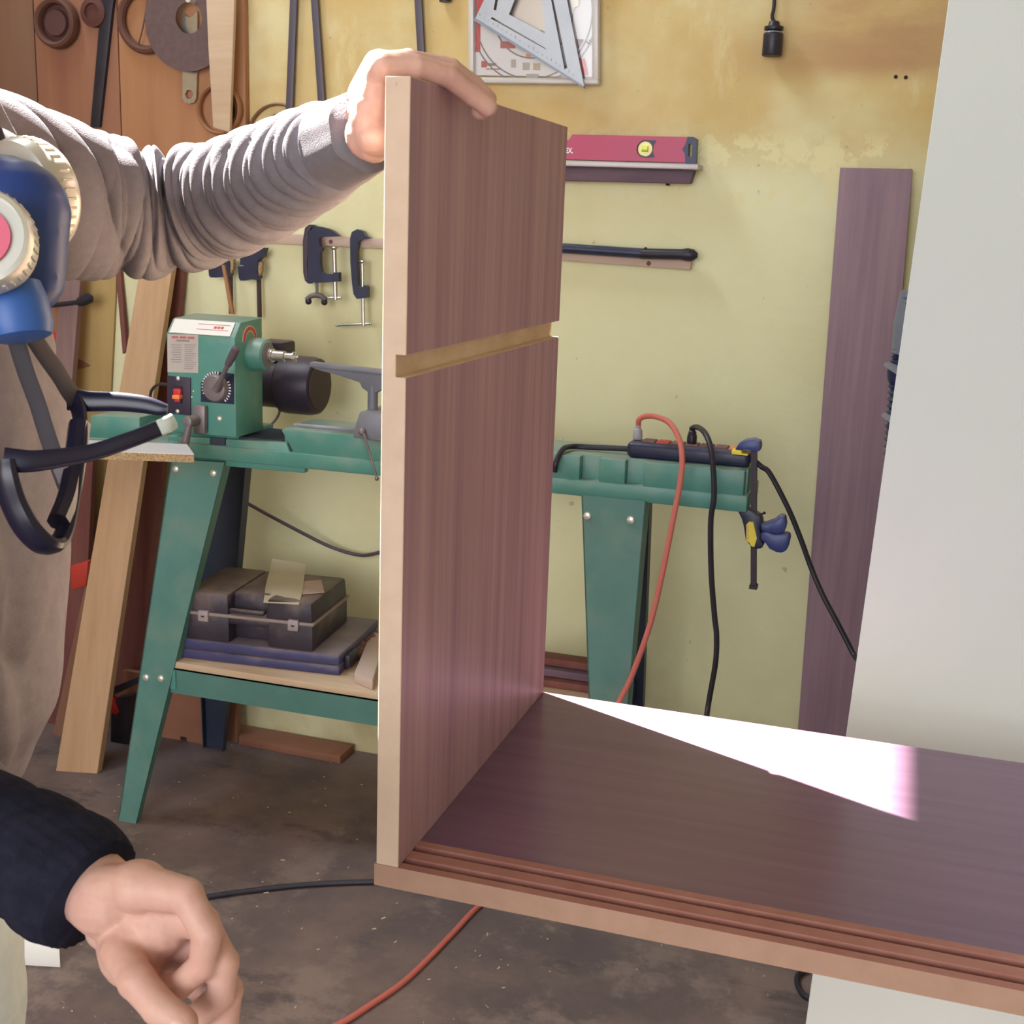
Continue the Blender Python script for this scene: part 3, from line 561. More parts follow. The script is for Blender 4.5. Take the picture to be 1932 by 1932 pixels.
MB().tube([onY(84, 578, 2.84), onY(148, 570, 2.84)], S(4.5), 10).build('handle', M['black'], hb)
MB().tube([onY(145, 571, 2.84), onY(150, 570, 2.84), onY(160, 566, 2.84), onY(170, 562, 2.84), onY(174, 560, 2.84)], [S(5), S(9), S(11), S(10), S(3)], 12).build('head', M['black'], hb)
tag(MB().prism(PL(((97, 628), (108, 628), (104, 685), (95, 685)), 2.86), (0, .03, 0)).build('marking_tool', M['red'], bevel=.003), 'red-handled tool hanging against the brown board', 'tool')
tag(MB().prism(PL(((132, 1068), (166, 1058), (162, 1106), (134, 1114)), 2.70), (0, .04, 0)).build('tape_box', M['redtape'], bevel=.003), 'orange-red box tucked behind the pale leaning board', 'box')
hs = thing('hand_saw', 'dark saw with a red handle on the floor between the pale board and lathe leg', 'saw', (onY(215, 1345, 2.72).x, 2.72, 0))
MB().prism(PL(((205, 1300), (262, 1278), (264, 1288), (208, 1314)), 2.72), (0, .012, 0)).build('blade', M['black'], hs)
MB().prism(PL(((202, 1310), (213, 1318), (224, 1345), (218, 1350), (202, 1340)), 2.715), (0, .02, 0)).build('handle', M['red'], hs, bevel=.002)
MB().prism([V((onY(205, 1320, 2.72).x, 2.72, 0)), V((onY(240, 1320, 2.72).x, 2.72, 0)), onY(240, 1318, 2.72), onY(210, 1322, 2.72)], (0, .05, 0)).build('box_body', M['black'], hs, bevel=.002)
# low boards on the floor by the wall
q = [onZ(a, b_, .0) for a, b_ in ((300, 1390), (387, 1409))]
xa = onZ(232, 1380, 0).x; xb_ = onZ(388, 1408, 0).x; xc = onZ(447, 1402, 0).x
zz = onY(330, 1300, 2.80).z
tag(MB().prism([V((xa, 2.80, 0)), V((xb_-.085, 2.80, 0)), V((xb_-.085, 2.80, .012)), V((xb_-.065, 2.80, .012)), V((xb_-.065, 2.80, 0)), V((xb_, 2.80, 0)), V((xb_, 2.80, zz+.03)), V((xa, 2.80, zz+.03))], (0, .018, 0)).build('fibreboard_sheet', M['cardboard']), 'red-brown sheet standing on edge on the floor behind the lathe leg', 'sheet')
tag(MB().box((xc-.10, 2.845, 0), (xc, 2.863, zz+.03)).build('fibreboard_strip', M['brown']), 'narrow brown strip standing behind the dark rear lathe leg', 'strip')
q = [onZ(a, b_, .022) for a, b_ in ((450, 1366), (668, 1404), (642, 1427), (450, 1391))]
for p in q: p.y = min(p.y, YW-.002)
tag(MB().prism([V((p.x, p.y, 0)) for p in q], (0, 0, .022)).build('floor_plank', M['cardboard'], bevel=.0015), 'flat red-brown plank lying on the floor along the wall base', 'plank')

# ================================================================== wood lathe on its stand
LX = lambda x, y, Y: onY(x, y, Y)
lt = thing('wood_lathe', 'green wood-turning lathe on a green sheet-steel stand against the yellow wall', 'lathe', (-.95, 2.55, 0))
YH = 2.45
A1 = onY(313, 628, YH); A2 = onY(443, 640, YH); A3 = onY(443, 826, YH)
xl, xr = A1.x, A2.x; zt = (A1.z+A2.z)/2; zb = A3.z
pc = onX(455, 608, xr); pe = onX(495, 600, xr)
HB = pe.y
hs_ = MB().prism([V((xr, YH, zb)), V((xr, HB, zb)), V((xr, HB, pe.z+.002)), V((xr, pc.y, pc.z)), V((xr, YH, zt))], (xl-xr, 0, 0)).build('headstock', M['green'], lt, bevel=.004)
# name plate on the sloping face
e1 = V((xl+.012, YH, zt)); sv = V((0, pc.y-YH, pc.z-zt)); nv = V((0, -sv.z, sv.y)).normalized()
def slope(u, v_): return V((xl+(xr-xl)*u, 0, 0))+V((0, YH, zt))+sv*v_+nv*.0015
npl = MB().prism([slope(.05, .06), slope(.93, .06), slope(.93, .92), slope(.05, .92)], nv*.0012).build('name_plate', M['plate'], hs_)
npr = MB()
for u0, u1, v0, v1 in ((.42, .88, .68, .71), (.42, .88, .36, .39), (.66, .70, .45, .6), (.71, .75, .45, .6), (.76, .80, .45, .6)): npr.prism([slope(u0, v0)+nv*.001, slope(u1, v0)+nv*.001, slope(u1, v1)+nv*.001, slope(u0, v1)+nv*.001], nv*.0006)
npr.build('plate_lines', M['inkred'], hs_)
def hq(x0, y0, x1, y1, Y, sl_=.09): return PL(((x0, y0), (x1, y0+(x1-x0)*sl_), (x1, y1+(x1-x0)*sl_), (x0, y1)), Y)
MB().prism(hq(316, 630, 374, 702, YH-.0012, .03), (0, .0012, 0)).build('spec_label', M['label'], hs_)
lr = MB()
for k in range(3): lr.prism(hq(324+k*15, 634+k*.6, 336+k*15, 638+k*.6, YH-.002, .03), (0, .0006, 0))
lr.build('label_heading', M['inkred'], hs_)
lk = MB(); lk.prism(hq(333, 641, 357, 644, YH-.002, .03), (0, .0006, 0))
for k in range(12):
    if k < 8: lk.prism(hq(322+(k % 3)*2, 650+k*4.6, 342, 651+k*4.6, YH-.002, .03), (0, .0006, 0))
    lk.prism(hq(348, 650+k*4.1, 369-(k % 4)*2, 651+k*4.1, YH-.002, .03), (0, .0006, 0))
lk.build('label_lines', M['ink'], hs_)
MB().prism(hq(315, 709, 359, 780, YH-.004), (0, .004, 0)).build('switch_plate', M['blackd'] if False else mk('purple_black_plate', (.035, .024, .05), .5), hs_, bevel=.001)
MB().prism(hq(325, 728, 342, 760, YH-.008), (0, .006, 0)).build('switch_bezel', M['black'], hs_)
MB().prism(hq(326, 733, 340, 745, YH-.014), (0, .01, 0)).build('rocker_top', M['red'], hs_, bevel=.002)
MB().prism(hq(324, 745, 338, 753, YH-.02), (0, .016, 0)).build('rocker_bottom', M['amber'], hs_, bevel=.002)
MB().prism(hq(329, 753, 338, 758, YH-.012), (0, .008, 0)).build('rocker_foot', M['red'], hs_, bevel=.001)
for x, y in ((336, 714), (335, 776)): MB().ball(onY(x, y, YH-.004), (S(4.5)*.85, .003, S(4.5)*.85)).build('screw', M['bolt'], hs_)
for x, y in ((365, 738), (362, 749)): MB().ball(onY(x, y, YH), (.0025, .002, .0025)).build('rivet', M['bolt'], hs_)
# speed dial
dc = onY(409, 732, YH)
MB().prism(PL(((379, 722), (398, 703), (420, 702), (441, 706), (441, 763), (379, 758)), YH-.002), (0, .002, 0)).build('dial_plate', mk('navy_dial', (.012, .012, .045), .45), hs_)
dt = MB(); S2 = lambda px: px*(dc-EYE).dot(FW)/F
for k in range(24):
    a = math.radians(-50+k*11.0)
    if 30 < math.degrees(a) < 75: continue
    p = dc+V((math.cos(a), 0, math.sin(a)))*S2(29); u = V((math.cos(a), 0, math.sin(a))); n_ = V((-u.z, 0, u.x)); p.y = YH-.0025
    dt.prism([p-u*S2(2.4)-n_*S2(1.2), p+u*S2(2.4)-n_*S2(1.2), p+u*S2(2.4)+n_*S2(1.2), p-u*S2(2.4)+n_*S2(1.2)], (0, .0006, 0))
dt.build('dial_marks', mk('white_marks', (.75, .72, .75), .5), hs_)
MB().rev(dc, (0, -1, 0), [(S2(26.5), 0), (S2(26.5), .008), (S2(23), .014), (S2(12), .018), (.001, .018)], 30).build('dial_knob', M['grey'], hs_)
l0 = onY(408, 735, YH-.02); l1 = onY(430, 688, YH-.06); l2 = onY(446, 657, YH-.075)
MB().tube([l0, l0.lerp(l1, .5), l1], [S2(8), S2(4.5), S2(4.5)], 12).build('speed_lever', M['grey'], hs_)
MB().tube([l1.lerp(l2, -.05), l1, l1.lerp(l2, .5), l2, l2+(l2-l1)*.05], [S2(4), S2(6.5), S2(8), S2(7.5), S2(3)], 14).build('lever_grip', mk('grey_plum_grip', (.10, .075, .10), .45), hs_)
# clamp handle at the foot of the headstock
MB().prism(hq(362, 764, 386, 817, YH-.016), (0, .016, 0)).build('clamp_block', M['grey'], hs_, bevel=.004)
MB().cyl(onY(372, 792, YH-.01), onY(352, 796, YH-.055), S2(11), S2(10), 16).build('clamp_knob', M['grey'], hs_, bevel=.002)
MB().tube([onY(357, 800, YH-.05), onY(354, 815, YH-.05), onY(348, 842, YH-.05)], [S2(6), S2(6.5), S2(8)], 12).build('clamp_handle', M['grey'], hs_)
MB().ball(onY(414, 790, YH), (S2(6), .005, S2(6))).build('cap_bolt', M['bolt'], hs_)
# red arc badge on the right face of the headstock
arc = onX(471, 643, xr); ra = (onX(471, 614, xr)-arc).length
ar = MB(); K = 18
for rr0, rr1, mi, off in ((1.0, .62, 0, .001), (.92, .70, 1, .0016)):
    pts = [arc+V((off, math.cos(math.pi*i/K)*ra*rr0*.95, math.sin(math.pi*i/K)*ra*rr0)) for i in range(K+1)]+[arc+V((off, math.cos(math.pi*i/K)*ra*rr1*.95, math.sin(math.pi*i/K)*ra*rr1)) for i in range(K, -1, -1)]
    ar.prism(pts, (-.002, 0, 0), mi)
ar.build('arc_badge', [M['paper'], M['red']], hs_)
# spindle
sy0 = 2.50; q = onX(470, 668, xr); sz = onX(478, 668, xr)
sc_ = V((xr, sz.y, sz.z))
xs = lambda px: onY(px, 672, sc_.y).x
MB().rev(sc_, (1, 0, 0), [(S2(33), 0), (S2(31), xs(495)-xr), (S2(29), xs(503)-xr), (S2(25), xs(506)-xr)], 28).build('spindle_nose', M['green'], lt)
MB().rev(sc_+V((xs(504)-xr, 0, 0)), (1, 0, 0), [(S2(23), 0), (S2(23), .004), (S2(14), .008), (S2(14), .012)], 24).build('spindle_washer', M['grey'], lt)
MB().rev(sc_+V((xs(506)-xr+.004, 0, 0)), (1, 0, 0), [(S2(13), 0), (S2(13), S2(8)), (S2(10), S2(9)), (S2(10), S2(32)), (S2(7), S2(34)), (S2(7), S2(48)), (S2(9), S2(49)), (S2(9), S2(52)), (S2(2), S2(54)), (S2(1), S2(60))], 20).build('spindle', M['steel'], lt)
sp_ = MB()
for a in range(4):
    u = V((0, math.cos(a*math.pi/2+.4), math.sin(a*math.pi/2+.4))); c1_ = sc_+V((xs(506)-xr+.004+S2(50), 0, 0)); sp_.prism([c1_+u*S2(2)+V((0, 0, .001)), c1_+u*S2(10), c1_+u*S2(9)+V((S2(6), 0, 0)), c1_+u*S2(2)+V((S2(5), 0, 0))], u.cross(V((1, 0, 0)))*.003)
sp_.build('spur_centre', M['steel'], lt)
# motor behind
YM = 2.74; mc = onY(560, 726, YM); S3 = lambda px: px*(mc-EYE).dot(FW)/F
mx0 = onY(478, 722, YM).x; mx1 = onY(536, 724, YM).x; mx2 = onY(604, 728, YM).x
mo = MB().rev(V((mx0, YM, mc.z)), (1, 0, 0), [(S3(44), 0), (S3(46), .004), (S3(46), mx1-mx0-.004), (S3(50), mx1-mx0)], 36).build('motor', M['motor'], lt)
MB().rev(V((mx1, YM, mc.z)), (1, 0, 0), [(S3(46), -.002), (S3(54), .004), (S3(55), .02), (S3(55), mx2-mx1-.02), (S3(52), mx2-mx1-.004), (S3(48), mx2-mx1)], 36).build('motor_shell', M['motor'], mo)
MB().rev(V((mx2-.002, YM, mc.z)), (1, 0, 0), [(S3(46), 0), (S3(45), .004), (S3(20), .007), (.001, .007)], 32).build('motor_cap', mk('plum_cap', (.05, .028, .035), .6), mo)
MB().box((mx0+.02, YM-.03, mc.z+S3(36)), (onY(541, 650, YM).x, YM+.05, mc.z+S3(80))).build('capacitor_box', M['motor'], mo, bevel=.008)
for x, y in ((528, 773), (545, 774)): MB().ball(onY(x, y, YM-.01), S3(4)).build('screw', M['bolt'], mo)
MB().tube(cr([onY(530, 768, YM-.02), onY(524, 786, YM-.04), onY(511, 801, YM-.08), onY(494, 806, 2.6)]), S3(2.4), 8).build('motor_cable', M['grey'], lt)
MB().tube(cr([onY(318, 726, 2.5), onY(300, 725, 2.55), onY(287, 735, 2.57), onY(283, 752, 2.57), onY(281, 790, 2.57)]), S2(3), 8).build('switch_cable', M['black'], lt)
# bed
YBf = 2.475; YBb = 2.665
def bz(x, y): return onY(x, y, YBf)
bl0 = bz(330, 818); xb0 = bz(318, 840).x; xg = bz(527, 815).x; xe = bz(1417, 890).x
ztop = bz(900, 842).z; zlo = bz(700, 905).z; zgap = bz(480, 833).z; zfl = zlo+.030
dm = MB().box((xb0, YBf+.012, zlo), (xg, YBb-.012, zgap)); dm.build('gap_bed', M['green'], lt, bevel=.003)
xbe = bz(1411, 890).x
z0b = (bz(722, 906).z+bz(1420, 960).z)/2; zt_ = (bz(560, 811).z+bz(1420, 890).z)/2
bd = MB().box((xg, YBf+.022, z0b), (xbe, YBb-.02, zt_)).build('bed', M['green'], lt, bevel=.004)
MB().box((xb0, YBf-.004, z0b), (xbe+.004, YBb, z0b+.034)).build('bed_flange', M['green'], bd, bevel=.004)
xs_ = lambda px: bz(px, 890).x
sw_ = [bz(544, 839), bz(552, 857), bz(572, 868), bz(600, 874)]
# proud pads on the front face of the bed
MB().prism([bz(530, 811), bz(545, 808)]+[V((xs_(722), YBf, zt_-.001)), V((xs_(722)+.2, YBf, zt_-.001)), V((xs_(722)+.2, YBf, z0b+.05)), bz(722, 883), bz(600, 872), bz(572, 866), bz(553, 855), bz(545, 838)], (0, .03, 0)).build('bed_pad', M['green'], bd, bevel=.003)
for x0, x1 in ((930, 1094), (1130, 1180), (1214, 1406)): MB().box((xs_(x0), YBf-.001, z0b+.03), (xs_(x1), YBf+.03, zt_-.001)).build('bed_pad', M['green'], bd, bevel=.004)
for x0, x1 in ((446, 526),): MB().box((xs_(x0), YBf+.02, zgap), (xs_(x1), YBb-.03, zgap+.004)).build('bed_gap_floor', M['darkblue'], bd)
MB().box((xb0, YBf+.012, zgap-.004), (bz(445, 820).x, YBb-.012, zb+.003)).build('headstock_foot', M['green'], lt, bevel=.002)
MB().prism([bz(316, 822), bz(395, 826), bz(395, 858), bz(316, 852)], (0, .02, 0)).build('foot_pad', M['green'], lt, bevel=.002)
MB().prism([V((p.x, YBf+.004, p.z)) for p in (bz(397, 826), bz(423, 828), bz(421, 858), bz(397, 858))], (0, .012, 0)).build('foot_slot', M['darkblue'], lt)
MB().prism([bz(425, 828), bz(540, 836), bz(548, 858), bz(575, 872), bz(575, 893), bz(425, 880)], (0, .02, 0)).build('bed_pad', M['green'], bd, bevel=.003)
# outboard box at the left end
YO = 2.47
oq = [onY(172, 783, YO), onY(263, 787, YO), onY(263, 836, YO), onY(163, 830, YO)]
MB().prism(oq, (0, .15, 0)).build('outboard_box', M['green'], lt, bevel=.003)
MB().prism([onY(150, 826, YO-.02), onY(320, 838, YO-.02), onY(320, 856, YO-.02), onY(150, 845, YO-.02)], (0, .2, 0)).build('outboard_flange', M['green'], lt, bevel=.003)
# banjo and tool rest
YT = 2.46
bj = MB().prism(PL(((678, 776), (722, 782), (722, 834), (694, 830), (664, 826), (670, 800)), YT-.02), (0, .16, 0)).build('banjo', M['greyblue'], lt, bevel=.005)
MB().tube([onY(556, 804, YT+.06), onY(690, 815, YT+.06)], S2(6.5), 14).build('banjo_tube', M['greyblue'], bj)
tp = [onY(x, y, YT) for x, y in ((702, 770), (702, 740))]
pv = onY(703, 790, YT+.03); MB().cyl(V((pv.x, pv.y, onY(703, 782, YT+.03).z)), V((pv.x, pv.y, onY(703, 728, YT+.03).z)), S2(9.5), n=18).build('rest_post', M['greyblue'], bj)
MB().prism(PL(((585, 683), (730, 700), (800, 708), (800, 722), (728, 716), (722, 734), (708, 742), (694, 741), (682, 732), (678, 722), (640, 709), (604, 700), (583, 692)), YT+.02), (0, .022, 0)).build('rest_blade', M['greyblue'], bj, bevel=.003)
MB().prism(PL(((584, 683), (800, 707), (800, 716), (600, 694), (583, 692)), YT+.005), (0, .02, 0)).build('rest_ledge', M['greyblue'], bj, bevel=.002)
MB().tube([onY(686, 818, YT-.03), onY(700, 865, YT-.05), onY(711, 902, YT-.06)], S2(2.4), 8).ball(onY(711, 903, YT-.06), S2(4)).build('locking_lever', M['grey'], bj)
MB().ball(onY(683, 815, YT-.025), S2(7)).build('lever_boss', M['grey'], bj)
# legs: folded sheet-steel trapezoids
def leg3(P0, P1, P2, P3, mat, flange, mname='leg', bolts=()):
    """P0 top-left, P1 top-right, P2 bottom-right, P3 bottom-left; flange: vector of the folded return"""
    b = MB().prism([P0, P1, P2, P3], (0, .003, 0))
    fl = V(flange)
    b.prism([P1, P1+fl, P2+fl*.5, P2], (-.003, 0, 0)); b.prism([P0, P0+fl, P3+fl*.5, P3], (.003, 0, 0))
    l_ = b.build(mname, mat, lt)
    for x, y, Y in bolts:
        q = onY(x, y, Y); MB().rev(q+V((0, .001, 0)), (0, -1, 0), [(.0085, 0), (.0085, .002), (.0075, .005), (.004, .0065), (.001, .007)], 16).build('bolt', M['bolt'], l_)
    return l_
ft = onZ(239, 1551, 0); YL0 = 2.466; YL1 = ft.y
def legpt(x, y):
    """point on the sloping front leg plane (top at y=YL0 where z=.87, foot at y=YL1 where z=0)"""
    d = ray(x, y); n_ = V((0, .87, -(YL0-YL1))); p0 = V((0, YL1, 0)); return EYE+d*((p0-EYE).dot(n_)/d.dot(n_))
lp = [legpt(323, 866), legpt(423, 873), legpt(256, 1553), legpt(223, 1551)]
for p in lp[2:]: p.z = 0
leg3(*lp, M['greend'], (0, .035, 0), bolts=[(x, y, legpt(x, y).y) for x, y in ((332, 885), (403, 893), (276, 1278), (304, 1280))])
fr = onZ(404, 1410, 0); YK0 = 2.69; YK1 = fr.y
def backpt(x, y):
    d = ray(x, y); n_ = V((0, .87, (YK1-YK0))); p0 = V((0, YK1, 0)); return EYE+d*((p0-EYE).dot(n_)/d.dot(n_))
lp = [backpt(372, 872), backpt(474, 882), backpt(425, 1407), backpt(388, 1412)]
for p in lp[2:]: p.z = 0
leg3(*lp, M['darkblue'], (0, -.03, 0))
# right-hand legs
dxr = lambda P: P
tpl, tpr = legpt(1097, 934), legpt(1219, 946); m1, m2 = legpt(1110, 1300), legpt(1188, 1310)
def toz(a, b2, z): k_ = (a.z-z)/(a.z-b2.z); return a+(b2-a)*k_
leg3(tpl, tpr, toz(tpr, m2, 0), toz(tpl, m1, 0), M['greend'], (0, .045, 0), bolts=[(x, y, legpt(x, y).y) for x, y in ((1108, 973), (1190, 981))])
w_ = .028
a0 = backpt(1150, 930); a1 = backpt(1231, 938); b0 = backpt(1165, 1300); b1 = backpt(1217, 1302)
leg3(a0, a1, toz(a1, b1, 0), toz(a0, b0, 0), M['darkblue'], (0, -.03, 0))
q = legpt(1210, 1290)
# aprons and shelf
YA = 2.397
az1 = (onY(330, 1268, YA).z+onY(712, 1314, YA).z)/2; az0 = (onY(322, 1312, YA).z+onY(712, 1364, YA).z)/2
xA0 = onY(312, 1290, YA).x; xA1 = legpt(1150, 1200).x
ap = MB().box((xA0, YA, az0), (xA1, YA+.003, az1)).box((xA0, YA, az1-.003), (xA1, YA+.03, az1)).build('shelf_apron', M['greend'], lt)
MB().prism([V((xA0-.012, YA-.004, az0+.008)), V((xA0+.03, YA-.004, az0+.012)), V((xA0+.03, YA-.004, az1-.004)), V((xA0-.012, YA-.004, az1-.008))], (0, .006, 0)).build('apron_bracket', M['green'], ap)
MB().box((xA0-.01, 2.735, az0), (xA1, 2.738, az1)).build('shelf_apron', M['darkblue'], lt)
for xx in (xA0-.002, xA1-.02): MB().box((xx, YA, az0+.005), (xx+.003, 2.738, az1-.003)).build('end_apron', M['darkblue'], lt)
zs = az1+.016
tag(MB().box((xA0+.005, YA+.002, az1), (xA1-.03, 2.74, zs)).build('shelf_board', M['ply'], bevel=.001), 'pale plywood shelf board resting on the lathe stand under the cases', 'shelf')

# ------------------------------------------------ cases and offcuts on the shelf
def case(name, mat, px, h, lab, extra):
    """px: front-left, front-right, back-right pixels of the foot"""
    zf = extra['z']; P = [onZ(*p, zf) for p in px]
    return P
zf = zs
p1 = onZ(325, 1240, zf+.0); p2 = onZ(640, 1276, zf); ux = (p2-p1).normalized(); uy = V((-ux.y, ux.x, 0))
if uy.y < 0: uy = -uy
BD = .285
hb_ = (onY(640, 1237, p2.y)-p2).z
def cbox(o_, w_, d_, h_, mb=None, mi=0, tap=0):
    mb = mb or MB(); q = [o_+ux*tap+uy*tap, o_+ux*(w_-tap)+uy*tap, o_+ux*(w_-tap)+uy*(d_-tap), o_+ux*tap+uy*(d_-tap)]
    b0_ = [o_, o_+ux*w_, o_+ux*w_+uy*d_, o_+uy*d_]
    return mb.prism(b0_, None, mi, [p+V((0, 0, h_)) for p in q])
wb = (p2-p1).length
bc_ = thing('tool_case', 'flat dusty blue plastic case lying at the bottom of the pile on the shelf', 'case', tuple(p1+ux*wb/2+uy*BD/2), 'tool cases on the lathe shelf')
cbox(p1, wb, BD, hb_*.48).build('bottom_shell', M['bluecase'], bc_, bevel=.006)
cbox(p1+V((0, 0, hb_*.5)), wb, BD, hb_*.5).build('lid', M['bluecase'], bc_, bevel=.006)
MB().prism([p2+uy*.03+V((0, 0, hb_*.2)), p2+uy*.09+V((0, 0, hb_*.2)), p2+uy*.09+V((0, 0, hb_*.8)), p2+uy*.03+V((0, 0, hb_*.8))], ux*.015).build('case_handle', M['black'], bc_, bevel=.003)
zt2 = zf+hb_
c1_ = onZ(340, 1200, zt2); c2_ = onZ(594, 1230, zt2)
c2_ = onZ(592, 1231, zt2); c1_ = c2_-ux*.325
wc = .322; dc_ = .235; hl = (onY(594, 1180, c2_.y)-c2_).z; ht = (onY(592, 1140, c2_.y)-c2_).z
tc_ = thing('tool_case', 'grey-black plastic tool case with two pale latches lying on the blue case', 'case', tuple(c1_+ux*wc/2+uy*dc_/2), 'tool cases on the lathe shelf')
# lower shell with two feet either side of a recess
lo = MB(); f3 = wc*.36
cbox(c1_, f3, dc_, hl*.98, lo); cbox(c1_+ux*(wc*.66), wc*.34, dc_, hl*.98, lo); cbox(c1_+ux*f3*.98+uy*.035+V((0, 0, hl*.05)), wc*.32, dc_-.035, hl*.93, lo); cbox(c1_+ux*f3*.98+V((0, 0, hl*.70)), wc*.32, .05, hl*.28, lo)
lo.build('bottom_shell', M['blackd'], tc_, bevel=.005)
cbox(c1_-ux*.004-uy*.004+V((0, 0, hl*.95)), wc+.008, dc_+.008, .007).build('seam_rim', mk('dusty_rim', (.28, .22, .2), .7), tc_, bevel=.002)
up_ = MB(); hh = ht-hl
cbox(c1_+V((0, 0, hl)), f3, dc_, hh, up_, tap=.004); cbox(c1_+ux*(wc*.64)+V((0, 0, hl)), wc*.36, dc_, hh, up_, tap=.004); cbox(c1_+ux*f3*.96+uy*.03+V((0, 0, hl)), wc*.31, dc_-.03, hh, up_, tap=.003)
up_.build('lid', M['blackd'], tc_, bevel=.007)
cbox(c1_+ux*f3+uy*.0+V((0, 0, hl+.008)), wc*.27, .012, .01).build('carry_handle', M['blackd'], tc_, bevel=.003)
for f_ in (.13, .82):
    lc = cbox(c1_+ux*wc*f_-uy*.009+V((0, 0, hl*.74)), .026, .012, .026).build('latch', mk('grey_latch', (.34, .28, .29), .5), tc_, bevel=.003)
    cbox(c1_+ux*(wc*f_+.009)-uy*.0095+V((0, 0, hl*.74+.011)), .008, .003, .004).build('latch_slot', M['black'], lc)
ztop2 = zt2+ht
q = [onZ(514, 1056, ztop2+.003), onZ(577, 1066, ztop2+.003)]; q2 = [onY(563, 1141, c2_.y-.01), onY(497, 1137, c2_.y-.012)]
e_ = [onZ(501, 1108, ztop2+.003), onZ(571, 1116, ztop2+.003)]
sv_ = MB().prism([q[0], q[1], e_[1], e_[0]], (0, 0, .003)).prism([e_[0]+V((0, 0, .003)), e_[1]+V((0, 0, .003)), q2[0], q2[1]], (0, .003, -.0005))
tag(sv_.build('veneer_strip', M['paper']), 'cream strip of card folded over the front edge of the grey-black case', 'card')
q = [onZ(a, b_, ztop2+.002) for a, b_ in ((572, 1098), (606, 1095), (612, 1118), (571, 1122))]
tag(MB().prism(q, (0, 0, .002)).build('paper_scrap', M['rail']), 'pale torn paper scrap on the lid of the grey-black case', 'paper')
q = [onZ(a, b_, zf) for a, b_ in ((668, 1288), (703, 1303), (728, 1215), (700, 1207))]
tag(MB().prism(q, (0, 0, .024)).build('wood_offcut', mk('pale_pink_wood', (.55, .42, .36), .7), bevel=.003), 'pale wooden offcut lying on the shelf beside the cabinet edge', 'offcut')
gl_ = MB()
for i in range(9):
    q = onZ(650+i*5.5+random.uniform(-3, 3), 1262-i*6+random.uniform(-4, 4), zf); gl_.ball(q+V((0, 0, .014)), (.017+random.uniform(0, .008), .02, .014+random.uniform(0, .012)), 10, 6)
tag(gl_.build('work_glove', M['rust'], remesh=.004, smoothit=3), 'crumpled brown work glove between the cases and the pale offcut', 'glove')
for i in range(3):
    zz_ = zf+i*.019; q = [onZ(1042, 1297-i*8, zz_+.0), onZ(1110, 1277-i*9, zz_)]
    xa_ = tpl.x-.16; yb_ = 2.58
    tag(MB().box((xa_+.012*i, yb_+.02*i, zz_), (xa_+.012*i+.19, yb_+.085, zz_+.017)).build('board_offcut', M['railp'] if i % 2 else M['redbrown'], bevel=.001), ('lowest', 'middle', 'topmost')[i]+' of the brown offcut strips stacked on the shelf by the right lathe leg', 'offcut', 'offcut strips on the lathe shelf')

# ------------------------------------------------ stool and melamine offcut beside the lathe
zo = onY(300, 871, 2.25).z
of = [onZ(60, 838, zo+.018), onZ(353, 838, zo+.018), onZ(366, 857, zo+.018), onZ(60, 862, zo+.018)]
of[0].x -= .3; of[3].x -= .3
ob = thing('melamine_offcut', 'white melamine-faced chipboard offcut lying level in front of the lathe leg', 'offcut', tuple((of[0]+of[2])/2-V((0, 0, .018))))
MB().prism([p-V((0, 0, .018)) for p in of], (0, 0, .0165)).build('chipboard_core', M['chip'], ob)
MB().prism([p-V((0, 0, .0015)) for p in of], (0, 0, .0015)).build('melamine_face', mk('white_face', (.62, .60, .62), .4), ob)
stl = thing('work_stool', 'wooden work stool behind the person carrying the white offcut', 'stool', (of[3].x+.1, of[3].y+.05, 0))
sx0, sx1, sy0_, sy1_ = onY(12, 865, of[3].y).x-.5, onY(12, 865, of[3].y).x, of[3].y-.02, of[0].y+.02
MB().box((sx0, sy0_, zo-.03), (sx1, sy1_, zo)).build('seat', M['brown'], stl, bevel=.003)
for xx in (sx0+.01, sx1-.22):
    for yy in (sy0_+.01, sy1_-.05): MB().box((xx, yy, 0), (xx+.04, yy+.04, zo-.03)).build('leg', M['brown'], stl)

# ================================================================== power strip, plugs, cords, bed clamp
YPs = 2.53; ztb = zt_
ps = thing('power_strip', 'black power strip lying on the right end of the lathe bed', 'power strip', (onY(1300, 880, YPs).x, YPs, ztb))
x0p, x1p = onY(1180, 865, YPs-.03).x, onY(1414, 880, YPs-.03).x; hp_ = .034
MB().box((x0p, YPs-.03, ztb), (x1p, YPs+.03, ztb+hp_)).build('housing', M['blueblack'], ps, bevel=.012, seg=4)
for i, mm in enumerate(('greend', 'redtape', 'grey', 'inkred', 'greend', 'redtape', 'amber')):
    xx = x0p+.03+i*(x1p-x0p-.06)/6.5; MB().box((xx, YPs-.02, ztb+hp_-.001), (xx+.026, YPs+.02, ztb+hp_+.0025)).build('outlet', M[mm] if i in (1, 6) else mk('dusty_outlet', (.10, .07, .08), .6, col2=(.25, .1, .08), scale=60), ps, bevel=.001)
def plug(x, ylo, yhi, mat, nm, lab):
    a = onY(x, ylo, YPs); a.z = ztb+hp_+.002; b2 = onY(x, yhi, YPs); hgt = b2.z-a.z
    return a, hgt
sP = lambda px: px*(onY(1300, 850, YPs)-EYE).dot(FW)/F
a1, h1 = plug(1202, 840, 800, None, '', ''); a2, h2 = plug(1304, 850, 810, None, '', '')
zg = .006
oc = thing('orange_extension_lead', 'orange-red cable with a pale plug arching from the power strip down to the floor', 'cable', tuple(a1))
